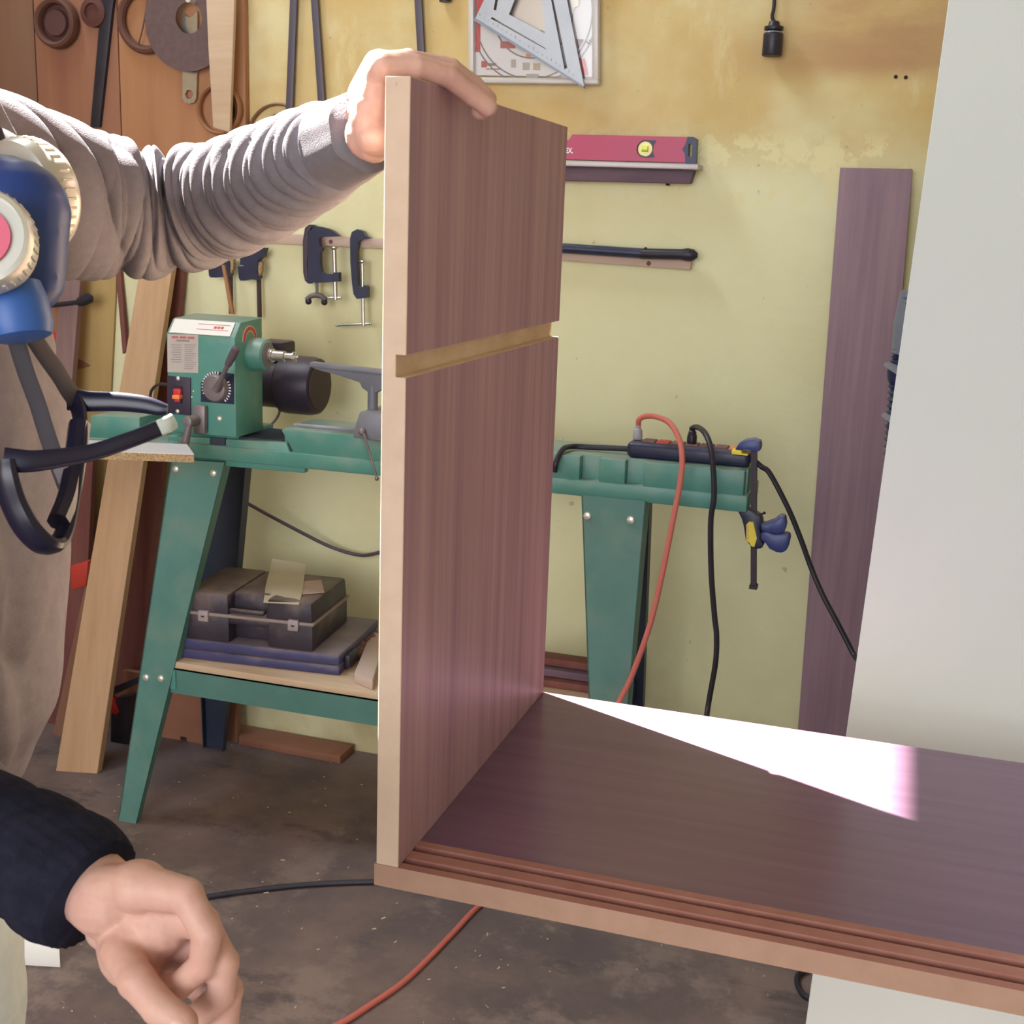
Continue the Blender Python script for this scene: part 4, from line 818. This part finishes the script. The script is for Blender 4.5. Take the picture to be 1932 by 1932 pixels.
MB().rev(a1, (0, 0, 1), [(sP(9), 0), (sP(9.5), h1*.3), (sP(8), h1*.65), (sP(5), h1*.75), (sP(6), h1*.8), (sP(5), h1*.86), (sP(5.5), h1*.9), (sP(4), h1)], 16).build('plug', mk('pale_grey_plug', (.36, .35, .4), .45), oc, bevel=.0006)
oc_pts = [a1+V((0, 0, h1*.97)), onY(1206, 792, YPs-.005), onY(1216, 786, YPs-.01), onY(1236, 786, YPs-.03), onY(1262, 797, YPs-.08), onY(1280, 825, YPs-.11), onY(1287, 860, YPs-.13), onY(1284, 905, YPs-.14), onY(1269, 985, YPs-.15), onY(1249, 1085, YPs-.16), onY(1226, 1180, YPs-.17), onY(1192, 1275, YPs-.18), onY(1168, 1325, YPs-.19), onY(1120, 1430, YPs-.22), onZ(1040, 1600, .05), onZ(960, 1665, .006), onZ(900, 1712, .006), onZ(850, 1765, .006), onZ(770, 1845, .006), onZ(700, 1895, .006), onZ(640, 1932, .006), onZ(540, 1975, .006)]
MB().tube(cr(oc_pts, 8), .0058, 10).build('cable', M['cordred'], oc)
bcq = thing('black_extension_lead', 'black cable with black plug hanging from the power strip, right of the orange one', 'cable', tuple(a2))
MB().rev(a2, (0, 0, 1), [(sP(9), 0), (sP(9.5), h2*.3), (sP(9), h2*.6), (sP(7.5), h2*.7), (sP(8), h2*.8), (sP(4), h2)], 16).build('plug', M['black'], bcq, bevel=.0006)
bp_ = [a2+V((0, 0, h2*.97)), onY(1306, 808, YPs), onY(1316, 806, YPs-.02), onY(1330, 817, YPs-.07), onY(1341, 845, YPs-.10), onY(1346, 890, YPs-.12), onY(1347, 940, YPs-.13), onY(1341, 985, YPs-.13), onY(1342, 1080, YPs-.13), onY(1348, 1160, YPs-.13), onY(1352, 1200, YPs-.13), onY(1350, 1250, YPs-.13), onY(1338, 1320, YPs-.13), onY(1325, 1400, YPs-.13), onZ(1290, 1580, .03), onZ(1180, 1640, .006), onZ(950, 1660, .006), onZ(705, 1664, .006), onZ(560, 1671, .006), onZ(400, 1691, .006), onZ(250, 1720, .006)]
MB().tube(cr(bp_, 8), .0058, 10).build('cable', M['black'], bcq)
sc2 = [V((x1p-.004, YPs, ztb+.02)), onY(1436, 880, YPs), onY(1450, 890, YPs-.005), onY(1470, 925, YPs-.01), onY(1492, 970, YPs-.01), onY(1512, 1020, YPs-.01), onY(1530, 1070, YPs-.01), onY(1552, 1122, YPs-.02), onY(1580, 1175, YPs-.03), onY(1608, 1230, YPs-.04), onY(1640, 1300, YPs-.06), onZ(1700, 1560, .08), onZ(1705, 1640, .006), onZ(1600, 1790, .006), onZ(1522, 1830, .006), onZ(1504, 1845, .006), onZ(1512, 1872, .006), onZ(1540, 1885, .006), onZ(1640, 1890, .006)]
MB().tube(cr(sc2, 8), .0056, 10).build('supply_cable', M['black'], ps)
sc3 = [V((x0p+.004, YPs+.01, ztb+.012)), onY(1110, 861, YPs+.01), onY(1080, 855, YPs), onY(1062, 855, YPs-.04), onY(1050, 870, YPs-.075), onY(1046, 890, YPs-.075)]
for p in sc3[1:4]: p.z = ztb+.008
tag(MB().tube(cr(sc3, 8), .006, 10).build('stray_cable', M['black']), 'short black cable lying along the lathe bed left of the power strip', 'cable')
# quick clamp at the bed end
YC = YPs-.035
def c4(x, y): return 1380+x/8.05, 820+y/8.05
qc = thing('trigger_clamp', 'blue trigger clamp with yellow label gripping the power strip to the bed end', 'clamp', (onY(1420, 960, YC).x, YC, onY(1421, 1115, YC).z))
def cq(pts, Y): return [onY(*c4(*p), Y) for p in pts]
A_, B_ = onY(*c4(340, 150), YC), onY(1421, 1108, YC)
MB().prism([A_-V((.0055, 0, 0)), A_+V((.0055, 0, 0)), B_+V((.0055, 0, 0)), B_-V((.0055, 0, 0))], (0, .016, 0)).build('bar', mk('plum_black_bar', (.03, .018, .035), .45), qc)
MB().box((B_.x-.008, YC-.003, B_.z-.004), (B_.x+.008, YC+.019, B_.z+.004)).build('bar_stop', M['black'], qc)
MB().prism(cq(((60, 215), (110, 140), (200, 95), (330, 75), (370, 90), (430, 110), (442, 190), (430, 250), (370, 262), (300, 250), (260, 230), (180, 230), (60, 225)), YC-.012), (0, .034, 0)).build('fixed_jaw', M['clampblue'], qc, bevel=.004)
MB().prism(cq(((0, 232), (150, 240), (160, 290), (250, 300), (250, 325), (0, 300)), YC-.014), (0, .03, 0)).build('jaw_pad', M['yellow'], qc, bevel=.003)
MB().prism(cq(((70, 1122), (200, 1130), (300, 1150), (350, 1190), (440, 1250), (470, 1340), (430, 1420), (450, 1520), (440, 1600), (490, 1660), (470, 1730), (380, 1745), (310, 1720), (215, 1610), (180, 1380), (150, 1280)), YC-.012), (0, .036, 0)).build('sliding_body', M['blueblack'], qc, bevel=.004)
MB().prism(cq(((270, 1320), (330, 1330), (385, 1580), (345, 1710), (300, 1690), (270, 1640), (225, 1610), (225, 1370)), YC-.0135), (0, .002, 0)).build('yellow_label', M['yellow'], qc)
for k_ in range(9): MB().prism(cq(((228, 1378+k_*25), (262, 1382+k_*25), (262, 1392+k_*25), (228, 1388+k_*25)), YC-.0142), (0, .001, 0)).build('scale_mark', M['label'], qc)
MB().prism(cq(((430, 1345), (500, 1362), (640, 1310), (720, 1245), (810, 1240), (830, 1370), (810, 1480), (700, 1520), (560, 1490), (450, 1470)), YC-.012), (0, .034, 0)).build('trigger', M['clampblue'], qc, bevel=.005)
MB().prism(cq(((440, 1490), (540, 1480), (640, 1525), (800, 1515), (880, 1525), (885, 1600), (850, 1750), (770, 1805), (680, 1795), (570, 1740), (510, 1650), (430, 1600)), YC-.014), (0, .036, 0)).build('grip', M['clampblue'], qc, bevel=.005)
MB().tube(cq(((380, 1215), (440, 1210), (500, 1192)), YC), .0018, 8).ball(onY(*c4(500, 1190), YC), .003).build('release_pin', M['black'], qc)
# loop cable on the wall behind the lathe
lcp = [backpt(470, 952)+V((-.01, .01, 0)), onY(500, 968, 2.80), onY(560, 1000, 2.85), onY(620, 1030, 2.88), onY(670, 1046, 2.89), onY(700, 1046, 2.89), onY(735, 1032, 2.89), onY(800, 980, 2.86), onY(850, 900, 2.75), onY(870, 870, 2.69)]
MB().tube(cr(lcp, 8), .0048, 8).build('mains_cable', mk('plum_cable', (.085, .055, .075), .5), lt)

# ================================================================== white board on the floor, sawdust
q = [onZ(a, b_, .03) for a, b_ in ((-60, 1690), (22, 1700), (108, 1784), (40, 1832), (-80, 1800))]
q = [onZ(-120, 1700, .05), onZ(70, 1712, .05), onZ(112, 1782, .05), onZ(-120, 1768, .05)]
tag(MB().prism([V((p.x, p.y, 0)) for p in q], (0, 0, .05)).build('floor_block', mk('white_foam', (.82, .82, .80), .7), bevel=.002), 'bright white block lying on the floor under the dark sleeve', 'block')
cm = MB()
for i in range(420):
    x, yv = random.uniform(-1.9, .2), random.uniform(1.55, 2.85)
    l_ = random.uniform(.0012, .0034)*random.choice((1, 1, 1, 1.8)); a = random.uniform(0, 3.14); u = V((math.cos(a), math.sin(a), 0))*l_; n_ = V((-u.y, u.x, 0))*.25
    c_ = V((x, yv, .0005)); cm.add([c_-u-n_, c_+u-n_, c_+u*.8+n_+V((0, 0, .0015)), c_-u+n_+V((0, 0, .0008))], [(0, 1, 2, 3)])
tag(cm.build('sawdust', M['chips'], loc=(-.9, 2.2, 0)), 'pale wood chips and sawdust scattered over the dark concrete floor', 'sawdust', kind='stuff')

# ================================================================== the person
PX = V((-.85, .82, 0))
pe_ = thing('person', 'person in a grey sweatshirt at the left, one arm reaching to hold the cabinet side', 'person', (PX.x, PX.y, 0))
def caps(mb, pts, rad, n=14):
    for i in range(len(pts)-1):
        a, b2 = Vector(pts[i]), Vector(pts[i+1]); mb.cyl(a, b2, rad[i], rad[i+1], n); mb.ball(a, rad[i], n, 8)
    mb.ball(pts[-1], rad[-1], n, 8); return mb
nails = []
def finger(mb, pts, r0=.0092, taper=.78, nail_up=None):
    n = len(pts); rad = [r0*(1-(1-taper)*i/(n-1)) for i in range(n)]
    caps(mb, pts, rad)
    for i in range(1, n-1): mb.ball(pts[i], rad[i]*1.07, 14, 8)
    if nail_up is not None: nails.append((Vector(pts[-2]), Vector(pts[-1]), rad[-1], Vector(nail_up)))
# --- reaching hand (upper): palm against the outer face, fingers over the top edge
hm = MB()
W = at(672, 252, 1.135)
mcp = [at(724, 124, 1.035), at(716, 119, 1.060), at(711, 120, 1.085), at(709, 130, 1.108)]
for i, m_ in enumerate(mcp):
    wb_ = W+(m_-mcp[1])*.42
    caps(hm, [wb_, wb_.lerp(m_, .55)+V((-.003, 0, .002)), m_], [.0165, .0145, .0118])
# heel of the hand and thumb base swelling down the outer face
hm.ball(at(706, 228, 1.075), (.020, .030, .036)); hm.ball(at(698, 255, 1.085), (.021, .028, .022)); hm.ball(at(716, 175, 1.06), (.015, .022, .028)); hm.ball(at(712, 262, 1.07), (.019, .024, .016))
finger(hm, [at(724, 124, 1.035), at(784, 127, 1.045), at(846, 143, 1.062), at(893, 180, 1.080), at(921, 202, 1.088)], .0112, .78, nail_up=UP*.8-RT*.1)
finger(hm, [at(716, 119, 1.060), at(780, 118, 1.075), at(850, 130, 1.095), at(895, 162, 1.115), at(921, 188, 1.122)], .0108, .76, nail_up=UP)
finger(hm, [at(711, 120, 1.085), at(770, 114, 1.10), at(840, 126, 1.125), at(884, 152, 1.145), at(914, 178, 1.150)], .0104, .76, nail_up=UP)
finger(hm, [at(709, 130, 1.108), at(760, 118, 1.13), at(815, 124, 1.15), at(850, 140, 1.165), at(880, 160, 1.17)], .0092, .76)
finger(hm, [at(700, 215, 1.075), at(722, 205, 1.11), at(745, 190, 1.15), at(765, 180, 1.19)], .0125, .8)
hm.ball(at(907, 210, 1.10), (.009, .008, .008))
caps(hm, [W, at(640, 275, 1.16), at(600, 300, 1.20), at(500, 345, 1.28), at(300, 405, 1.34)], [.0255, .0262, .0265, .030, .030], 18)
nL = list(nails); nails.clear()
# --- hanging hand (lower): relaxed, knuckles forward, fingers curling back down
def lp_(x, y, t): return at(x, y, t)
W2 = lp_(205, 1700, .865)
mc2 = [lp_(352, 1690, .835), lp_(382, 1742, .850), lp_(392, 1800, .868), lp_(378, 1855, .884)]
for i, m_ in enumerate(mc2):
    wb_ = W2+(m_-mc2[1])*.42
    caps(hm, [wb_, wb_.lerp(m_, .5)+UP*.004, m_], [.0175, .0155, .0125])
hm.ball(lp_(262, 1672, .85), (.022, .02, .018)); hm.ball(lp_(250, 1790, .86), (.026, .022, .030)); hm.ball(lp_(290, 1740, .86), (.028, .02, .026))
for i, m_ in enumerate(mc2):
    k_ = (1, 1.06, 1.0, .85)[i]; t0 = (.835, .850, .868, .884)[i]
    px = [(352, 1690), (382, 1742), (392, 1800), (378, 1855)][i]
    finger(hm, [m_, lp_(px[0]+38*k_, px[1]+70*k_, t0-.008), lp_(px[0]+32*k_, px[1]+128*k_, t0-.002), lp_(px[0]-12*k_, px[1]+168*k_, t0+.004), lp_(px[0]-46*k_, px[1]+172*k_, t0+.01)], .0112, .76, nail_up=(RT*.6-UP))
finger(hm, [lp_(225, 1795, .845), lp_(258, 1850, .825), lp_(300, 1900, .815), lp_(345, 1930, .812)], .0135, .78, nail_up=-FW)
caps(hm, [W2, lp_(150, 1650, .88), lp_(20, 1590, .90), lp_(-170, 1480, .93)], [.0265, .027, .029, .033], 18)
hands = hm
body = hm.build('body', M['skin'], pe_, remesh=.0021, smoothit=3, smooth=180)
# --- rest of the body (mostly outside the frame): head, neck, trunk, arms, legs
LG0 = onY(34, 1850, .93).x-.10
bm_ = MB(); hd = V((-.74, .83, 1.715))
SH_F = at(-120, 320, 1.16); SH_N = V((-.79, .645, 1.475)); EL_N = lp_(-170, 1480, .93)
caps(bm_, [V((-.86, .82, .98)), V((-.86, .82, 1.2)), V((-.83, .83, 1.42))], [.105, .11, .10], 20)
caps(bm_, [V((-.785, .83, 1.42)), V((-.765, .83, 1.53)), V((-.755, .83, 1.62))], [.07, .056, .055], 20)
caps(bm_, [SH_N, V((-.79, .83, 1.48)), SH_F], [.052, .07, .052], 18)
caps(bm_, [SH_F, at(60, 372, 1.25), at(300, 405, 1.34)], [.048, .042, .032], 16)
caps(bm_, [SH_N, SH_N.lerp(EL_N, .5)+V((-.02, 0, 0)), EL_N], [.048, .042, .034], 16)
for yy in (.72, .93): caps(bm_, [V((LG0-.03, yy, .95)), V((LG0, yy, .50)), V((LG0-.02, yy, .09))], [.075, .056, .042], 16); caps(bm_, [V((LG0-.02, yy, .05)), V((LG0+.12, yy, .035))], [.04, .032], 12)
bm_.ball(hd+V((-.012, 0, .02)), (.098, .077, .108), 24, 16); bm_.ball(hd+V((.035, 0, -.045)), (.062, .058, .068), 20, 12); bm_.ball(hd+V((.062, 0, -.085)), (.03, .032, .026), 14, 8)
caps(bm_, [hd+V((.082, 0, .018)), hd+V((.106, 0, -.022))], [.011, .017], 12); bm_.ball(hd+V((.075, 0, .038)), (.02, .055, .012), 14, 8)
bm_.ball(hd+V((.078, 0, -.058)), (.016, .026, .008), 12, 8)
for s_ in (-1, 1): bm_.ball(hd+V((-.01, s_*.078, -.005)), (.022, .01, .033), 12, 8); bm_.ball(hd+V((.06, s_*.04, -.022)), (.025, .02, .02), 12, 8)
b2_ = bm_.build('body_rest', M['skin'], pe_, remesh=.006, smoothit=4, smooth=180)
bmj = bmesh.new(); bmj.from_mesh(body.data); bmj.from_mesh(b2_.data); bmj.to_mesh(body.data); bmj.free()
body.data.polygons.foreach_set('use_smooth', [True]*len(body.data.polygons)); bpy.data.objects.remove(b2_)
for a_n, b_n, rn, un in nL+nails:
    d_ = (b_n-a_n).normalized(); u_ = (un-d_*un.dot(d_)).normalized(); s_ = d_.cross(u_)
    c_ = b_n-d_*rn*.1+u_*rn*.62
    MB().ball(c_, (rn*.80, rn*.62, rn*.42), 14, 8, axes=(d_, s_, u_)).build('nail', M['nail'], body)
for s_ in (-1, 1):
    MB().ball(hd+V((.0755, s_*.032, .018)), .0118, 14, 8).build('eye', M['eyew'], body); MB().ball(hd+V((.0850, s_*.032, .018)), (.004, .0050, .0050), 12, 6).build('pupil', M['hair'], body)
hr = MB().ball(hd+V((-.022, 0, .042)), (.104, .086, .102), 26, 16)
hr.v = [p if p.z > hd.z+.012 or p.x < hd.x-.03 else V((p.x-.05, p.y*.9+hd.y*.1, max(p.z, hd.z+.01))) for p in hr.v]
hr.build('hair', M['hair'], pe_, smooth=180)

# --- sweatshirt: trunk and two sleeves with modelled folds
def sleeve(path, rads, n=112, per=60, fold=None, caps_=True):
    P = cr(path, per); Rr = crs(rads, per); K = len(P); rings = []; nn = None
    Ls = [0]
    for i in range(1, K): Ls.append(Ls[-1]+(P[i]-P[i-1]).length)
    for k in range(K):
        t_ = (P[min(k+1, K-1)]-P[max(k-1, 0)]).normalized()
        a = V((0, 0, 1)); nn = (a-t_*a.dot(t_)).normalized(); bb_ = t_.cross(nn)
        ring_ = []
        for i in range(n):
            th = 2*math.pi*i/n; d_ = nn*math.cos(th)+bb_*math.sin(th)
            r_ = Rr[k]+(fold(Ls[k], Ls[k]/Ls[-1], th, P[k]+d_*Rr[k]) if fold else 0)
            ring_.append(P[k]+d_*r_)
        rings.append(ring_)
    return rings
def ridge(x): return abs(math.sin(x))
def fold_arm(s, f_, th, p):
    n1 = noise.noise(p*9); n2 = noise.noise(p*22+V((3, 1, 7))); n3 = noise.noise(p*5+V((9, 2, 4)))
    top = .5+.5*math.cos(th-.3)          # folds gather along the upper side
    sgn = math.sin(th)
    # gathered rings along the forearm
    env = max(0, min(1, (f_-.30)/.12))*max(0, min(1, (.885-f_)/.03))
    ph = s*math.pi/.040+1.9*sgn+n3*4.6+n1*1.4
    g = (ridge(ph)**.55-.72)*.0135*env*(.22+.78*top)
    ph2 = s*math.pi/.021+2.6*sgn+n1*2.5
    g += (ridge(ph2)**.7-.6)*.0040*env
    # deep drag folds around the elbow and the upper arm
    env2 = math.exp(-((f_-.50)/.16)**2); ph3 = s*math.pi/.05-1.4*math.cos(th)+n3*4
    g += (ridge(ph3)**.5-.75)*.016*env2*(.45+.4*math.sin(th+2.2)**2)
    env3 = max(0, min(1, (.45-f_)/.15)); ph4 = s*math.pi/.085+2.2*math.cos(th+.8)+n3*4.5
    g += (ridge(ph4)**.6-.7)*.010*env3
    # rib seam before the cuff
    g -= .006*math.exp(-((f_-.885)/.008)**2)
    g += n1*.004*env+n2*.0012
    if f_ > .90: g += .0012*math.sin(th*7+n3*3)
    return g
spath = [at(-170, 320, 1.12), at(-60, 338, 1.19), at(60, 368, 1.25), at(180, 388, 1.30), at(300, 402, 1.335), at(400, 385, 1.33), at(500, 345, 1.28), at(600, 298, 1.20), at(655, 268, 1.145), at(693, 247, 1.105)]
srad = [.085, .088, .084, .074, .064, .060, .054, .045, .039, .036]
cl = MB(); cl.ring(sleeve(spath, srad, fold=fold_arm), True)
# cuff mouth: turn the edge inwards
def fold_near(s, f_, th, p): return (ridge(s*math.pi/.06+1.5*math.sin(th)+noise.noise(p*6)*3)**.6-.7)*.009+noise.noise(p*20)*.002
cl.ring(sleeve([SH_N+V((0, .05, .0)), SH_N, SH_N.lerp(EL_N, .5)+V((-.02, 0, 0)), EL_N+V((-.01, 0, 0)), lp_(-130, 1510, .935), lp_(-60, 1549, .923)], [.085, .085, .072, .062, .052, .0445], n=64, per=24, fold=fold_near), True)
# trunk
def fx(y): return onY(np.interp(y, [560, 640, 700, 780, 880, 1000, 1200, 1380, 1440, 1480, 1520, 1600], [40, 66, 92, 112, 124, 130, 124, 108, 95, 74, 56, 34]), y, .84).x
zrow = []
for yy in np.linspace(540, 1590, 74): zrow.append((onY(100, yy, .84).z, fx(yy)))
ztop_ = zrow[0][0]
top_rows = [(1.535, -.735, .06, .065), (1.525, -.715, .075, .09), (1.51, -.70, .09, .14), (1.49, -.69, .105, .185), (1.465, -.675, .12, .205), (1.43, -.665, .13, .21), (1.39, -.655, .135, .208)]
rows = [(z, fxx-hdp, hdp, hw) for z, fxx, hdp, hw in top_rows if z > ztop_+.02]+[(z, fxx-.138, .138, .2) for z, fxx in zrow]
rings = []; nT = 120
for z, cx_, hdp, hw in rows:
    cx_ -= (math.sqrt((hdp*.8)**2+(hw*.6)**2)-.8*hdp)/.8-.014
    r_ = []
    for i in range(nT):
        th = 2*math.pi*i/nT; p = V((cx_+hdp*math.cos(th), .83+hw*math.sin(th), z))
        n3 = noise.noise(V((p.x*4, p.y*6, z*2.2))); n1 = noise.noise(p*10)
        ph = th*7+n3*6+z*9
        env = min(1, max(0, (1.40-z)/.1))
        n4 = noise.noise(V((p.x*3+5, p.y*4, z*3)))
        g = ((ridge(ph)**.6-.7)*.008+(ridge(z*math.pi/.16+th*1.6+n3*4)**.5-.72)*.020*(.4+max(0, n4+.3)))*env+n1*.003
        d_ = V((math.cos(th), math.sin(th)*.8, 0)).normalized(); r_.append(p+d_*(g-.004*env))
    rings.append(r_)
cl.ring(rings, True)
cl.build('sweatshirt', M['cloth'], pe_, smooth=180)
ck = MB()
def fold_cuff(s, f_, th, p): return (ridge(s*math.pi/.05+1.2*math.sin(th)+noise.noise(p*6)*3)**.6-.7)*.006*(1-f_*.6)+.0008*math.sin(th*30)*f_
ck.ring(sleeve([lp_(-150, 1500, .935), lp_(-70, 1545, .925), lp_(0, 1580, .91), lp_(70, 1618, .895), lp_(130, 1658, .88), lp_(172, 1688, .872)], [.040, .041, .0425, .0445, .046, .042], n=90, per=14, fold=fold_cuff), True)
ck.build('shaded_cuff', M['clothshade'], pe_, smooth=180)  # end of the near sleeve, its shade put into the cloth colour
# trousers and shoes
tj = MB()
LGX = onY(34, 1850, .93).x-.10
for yy, w_ in ((.725, 1), (.925, 1)):
    tj.ring(sleeve([V((LGX-.03, yy, .99)), V((LGX-.01, yy, .85)), V((LGX, yy, .55)), V((LGX-.01, yy, .3)), V((LGX-.02, yy, .085))], [.09, .095, .085, .076, .076], n=48, per=14, fold=lambda s, f_, th, p: (ridge(s*math.pi/.09+noise.noise(p*5)*4)**.6-.7)*.008*(.3+f_)), True)
tj.ball(V((LGX-.03, .825, .965)), (.11, .17, .09), 28, 12)
tj.build('trousers', M['jeans'], pe_, smooth=180)
for yy in (.725, .925):
    sh = MB().ball(V((LGX+.07, yy, .045)), (.14, .05, .045), 20, 10).ball(V((LGX-.01, yy, .075)), (.062, .048, .06), 16, 10)
    sh.v = [V((p.x, p.y, max(p.z, 0))) for p in sh.v]; s1 = sh.build('shoe', M['shoe'], pe_, smooth=180)
    MB().prism([V((LGX+.07+.145*math.cos(2*math.pi*i/24), yy+.053*math.sin(2*math.pi*i/24), 0)) for i in range(24)], (0, 0, .02)).build('sole', M['black'], s1)

# --- respirator hanging at the chest
mt = .93
rs = thing('respirator_mask', 'blue half-face respirator with silver cartridges hanging below the neck of the person', 'mask', tuple(at(40, 640, mt)))
fm = MB()
fm.ball(at(14, 425, .935), (.040, .038, .052), 24, 14); fm.ball(at(50, 420, .945), (.026, .033, .044), 20, 12)
caps(fm, [at(30, 400, .93), at(45, 520, .925), at(34, 585, .92)], [.040, .030, .016], 18); caps(fm, [at(68, 415, .945), at(58, 500, .94), at(40, 590, .925)], [.023, .020, .014], 16)
fm.ball(at(20, 385, .95), (.040, .04, .032), 18, 10)
fm.build('facepiece', M['maskblue'], rs, remesh=.003, smoothit=6, smooth=180)
vx = (at(40, 640, .9)-at(22, 545, .9)).normalized()
vo = at(24, 548, .895); MB().rev(vo, vx, [(.020, -.004), (.023, .008), (.0235, .026), (.021, .034), (.016, .036)], 28).build('exhale_valve', M['maskblue2'], rs)
def cart(c_, ax, r_, nm='cartridge', facem='pink'):
    ax = Vector(ax).normalized()
    k_ = MB().rev(c_, ax, [(r_*.72, -.022), (r_*.94, -.017), (r_, -.008), (r_, .006), (r_*.95, .011), (r_*.86, .012), (r_*.84, .008)], 44).build('cartridge', M['silver'], rs)
    MB().rev(c_, ax, [(r_*.60, .0075), (r_*.60, .0105), (.001, .0115)], 36).build('filter_pad', M[facem], k_)
    kn = MB()
    for i in range(40):
        a = 2*math.pi*i/40; q = V((0, 0, 1)) if abs(ax.z) < .9 else V((1, 0, 0)); u_ = (q-ax*q.dot(ax)).normalized(); v_ = ax.cross(u_); d_ = u_*math.cos(a)+v_*math.sin(a); kn.cyl(c_+d_*r_*.995-ax*.006, c_+d_*r_*.995+ax*.004, .0012, n=6)
    kn.build('rim_knurl', M['silver'], k_)
    return k_
cart(at(56, 372, .99), (RT*.45+FW*.85+UP*.25), .046)
cart(at(-34, 455, .86), (RT*.12-FW*.95+UP*.1), .036)
# neck strap of the respirator
stp = MB()
for pts in (((-40, 285, .99), (20, 268, 1.0), (70, 275, 1.01), (110, 300, 1.01), (138, 335, 1.0)), ((-30, 200, 1.02), (40, 225, 1.03), (90, 270, 1.02), (120, 320, 1.0))):
    pass
MB().tube(cr([at(-100, 250, 1.06), at(-20, 255, 1.03), at(40, 285, 1.0), at(72, 330, .985)], 8), .009, 10, flat=.25).build('strap', M['strap'], rs)

# --- safety glasses hanging on a strap
sg = thing('safety_glasses', 'black-framed glasses hanging on a neck strap at the chest with both temples sticking out', 'glasses', tuple(at(105, 1030, .93)))
Hf = at(140, 752, .985); Hn = at(8, 868, .875)
front = [Hn, at(12, 900, .875), at(26, 950, .88), at(52, 998, .885), at(84, 1028, .895), at(106, 1027, .91), at(122, 1000, .92), at(134, 950, .935), at(144, 890, .95), at(152, 830, .965), at(150, 780, .98), Hf]
MB().tube(cr(front, 6), [.0085+.0022*math.sin(i*.09) for i in range(len(cr(front, 6)))], 10, flat=.6).build('lens_rim', M['frame'], sg)
fr2 = [Hn, at(30, 900, .88), at(52, 960, .89), at(75, 1000, .895), at(98, 1020, .905)]
MB().tube(cr([at(150, 800, .975), at(140, 880, .955), at(128, 940, .935), at(110, 985, .915)], 6), .0085, 8).build('lens_rim', M['frame'], sg)
def temple(pts, rad): return MB().tube(cr(pts, 8), crs(rad, 8), 12, flat=.4, up=tuple(UP)).build('temple', M['frame'], sg)
temple([Hf+(-RT*.004), at(165, 757, .985), at(220, 758, .985), at(270, 763, .985), at(300, 770, .985), at(316, 772, .985)], [.0095, .0082, .0075, .0070, .0058, .0038])
temple([Hn, at(60, 870, .88), at(120, 863, .89), at(180, 852, .90), at(250, 828, .91), at(300, 808, .92), at(326, 795, .925)], [.009, .0078, .0068, .0062, .0060, .0060, .0045])
MB().tube(cr([at(300, 808, .92), at(316, 801, .922), at(328, 794, .926)], 6), .0062, 10, flat=.5, up=tuple(UP)).build('temple_glint', mk('pale_glint', (.42, .46, .40), .3), sg)  # pale end piece paints the bright reflection on the lower temple
for pts, r_ in ((((30, 640, .93), (48, 700, .94), (70, 760, .95), (92, 830, .955), (118, 900, .95), (135, 945, .94)), .0085), (((62, 635, .935), (85, 670, .95), (110, 705, .965), (128, 735, .975), (142, 752, .985)), .0085)):
    MB().tube(cr([at(*p) for p in pts], 8), r_, 10, flat=.3).build('neck_strap', M['strap'], sg)
MB().prism([at(100, 886, .945), at(128, 878, .945), at(142, 924, .945), at(118, 930, .945)], FW*.004).build('strap_slide', mk('grey_slide', (.16, .13, .14), .6), sg)
# --- corded earplug held in the lower hand
ep = thing('ear_plug', 'small white ear plug on a thin pink cord held in the lower hand', 'ear plug', tuple(at(402, 1872, .86)))
MB().tube([at(386, 1868, .862), at(392, 1869, .862), at(408, 1872, .862), at(418, 1875, .862)], [.002, .0035, .0038, .0025], 12).build('foam_plug', mk('white_foam_plug', (.75, .78, .72), .6), ep)
MB().tube(cr([at(384, 1862, .862), at(404, 1857, .862), at(420, 1862, .862), at(424, 1880, .862), at(418, 1915, .862), at(412, 1960, .862)], 6), .0009, 8).build('cord', mk('pink_cord', (.55, .28, .30), .5), ep)
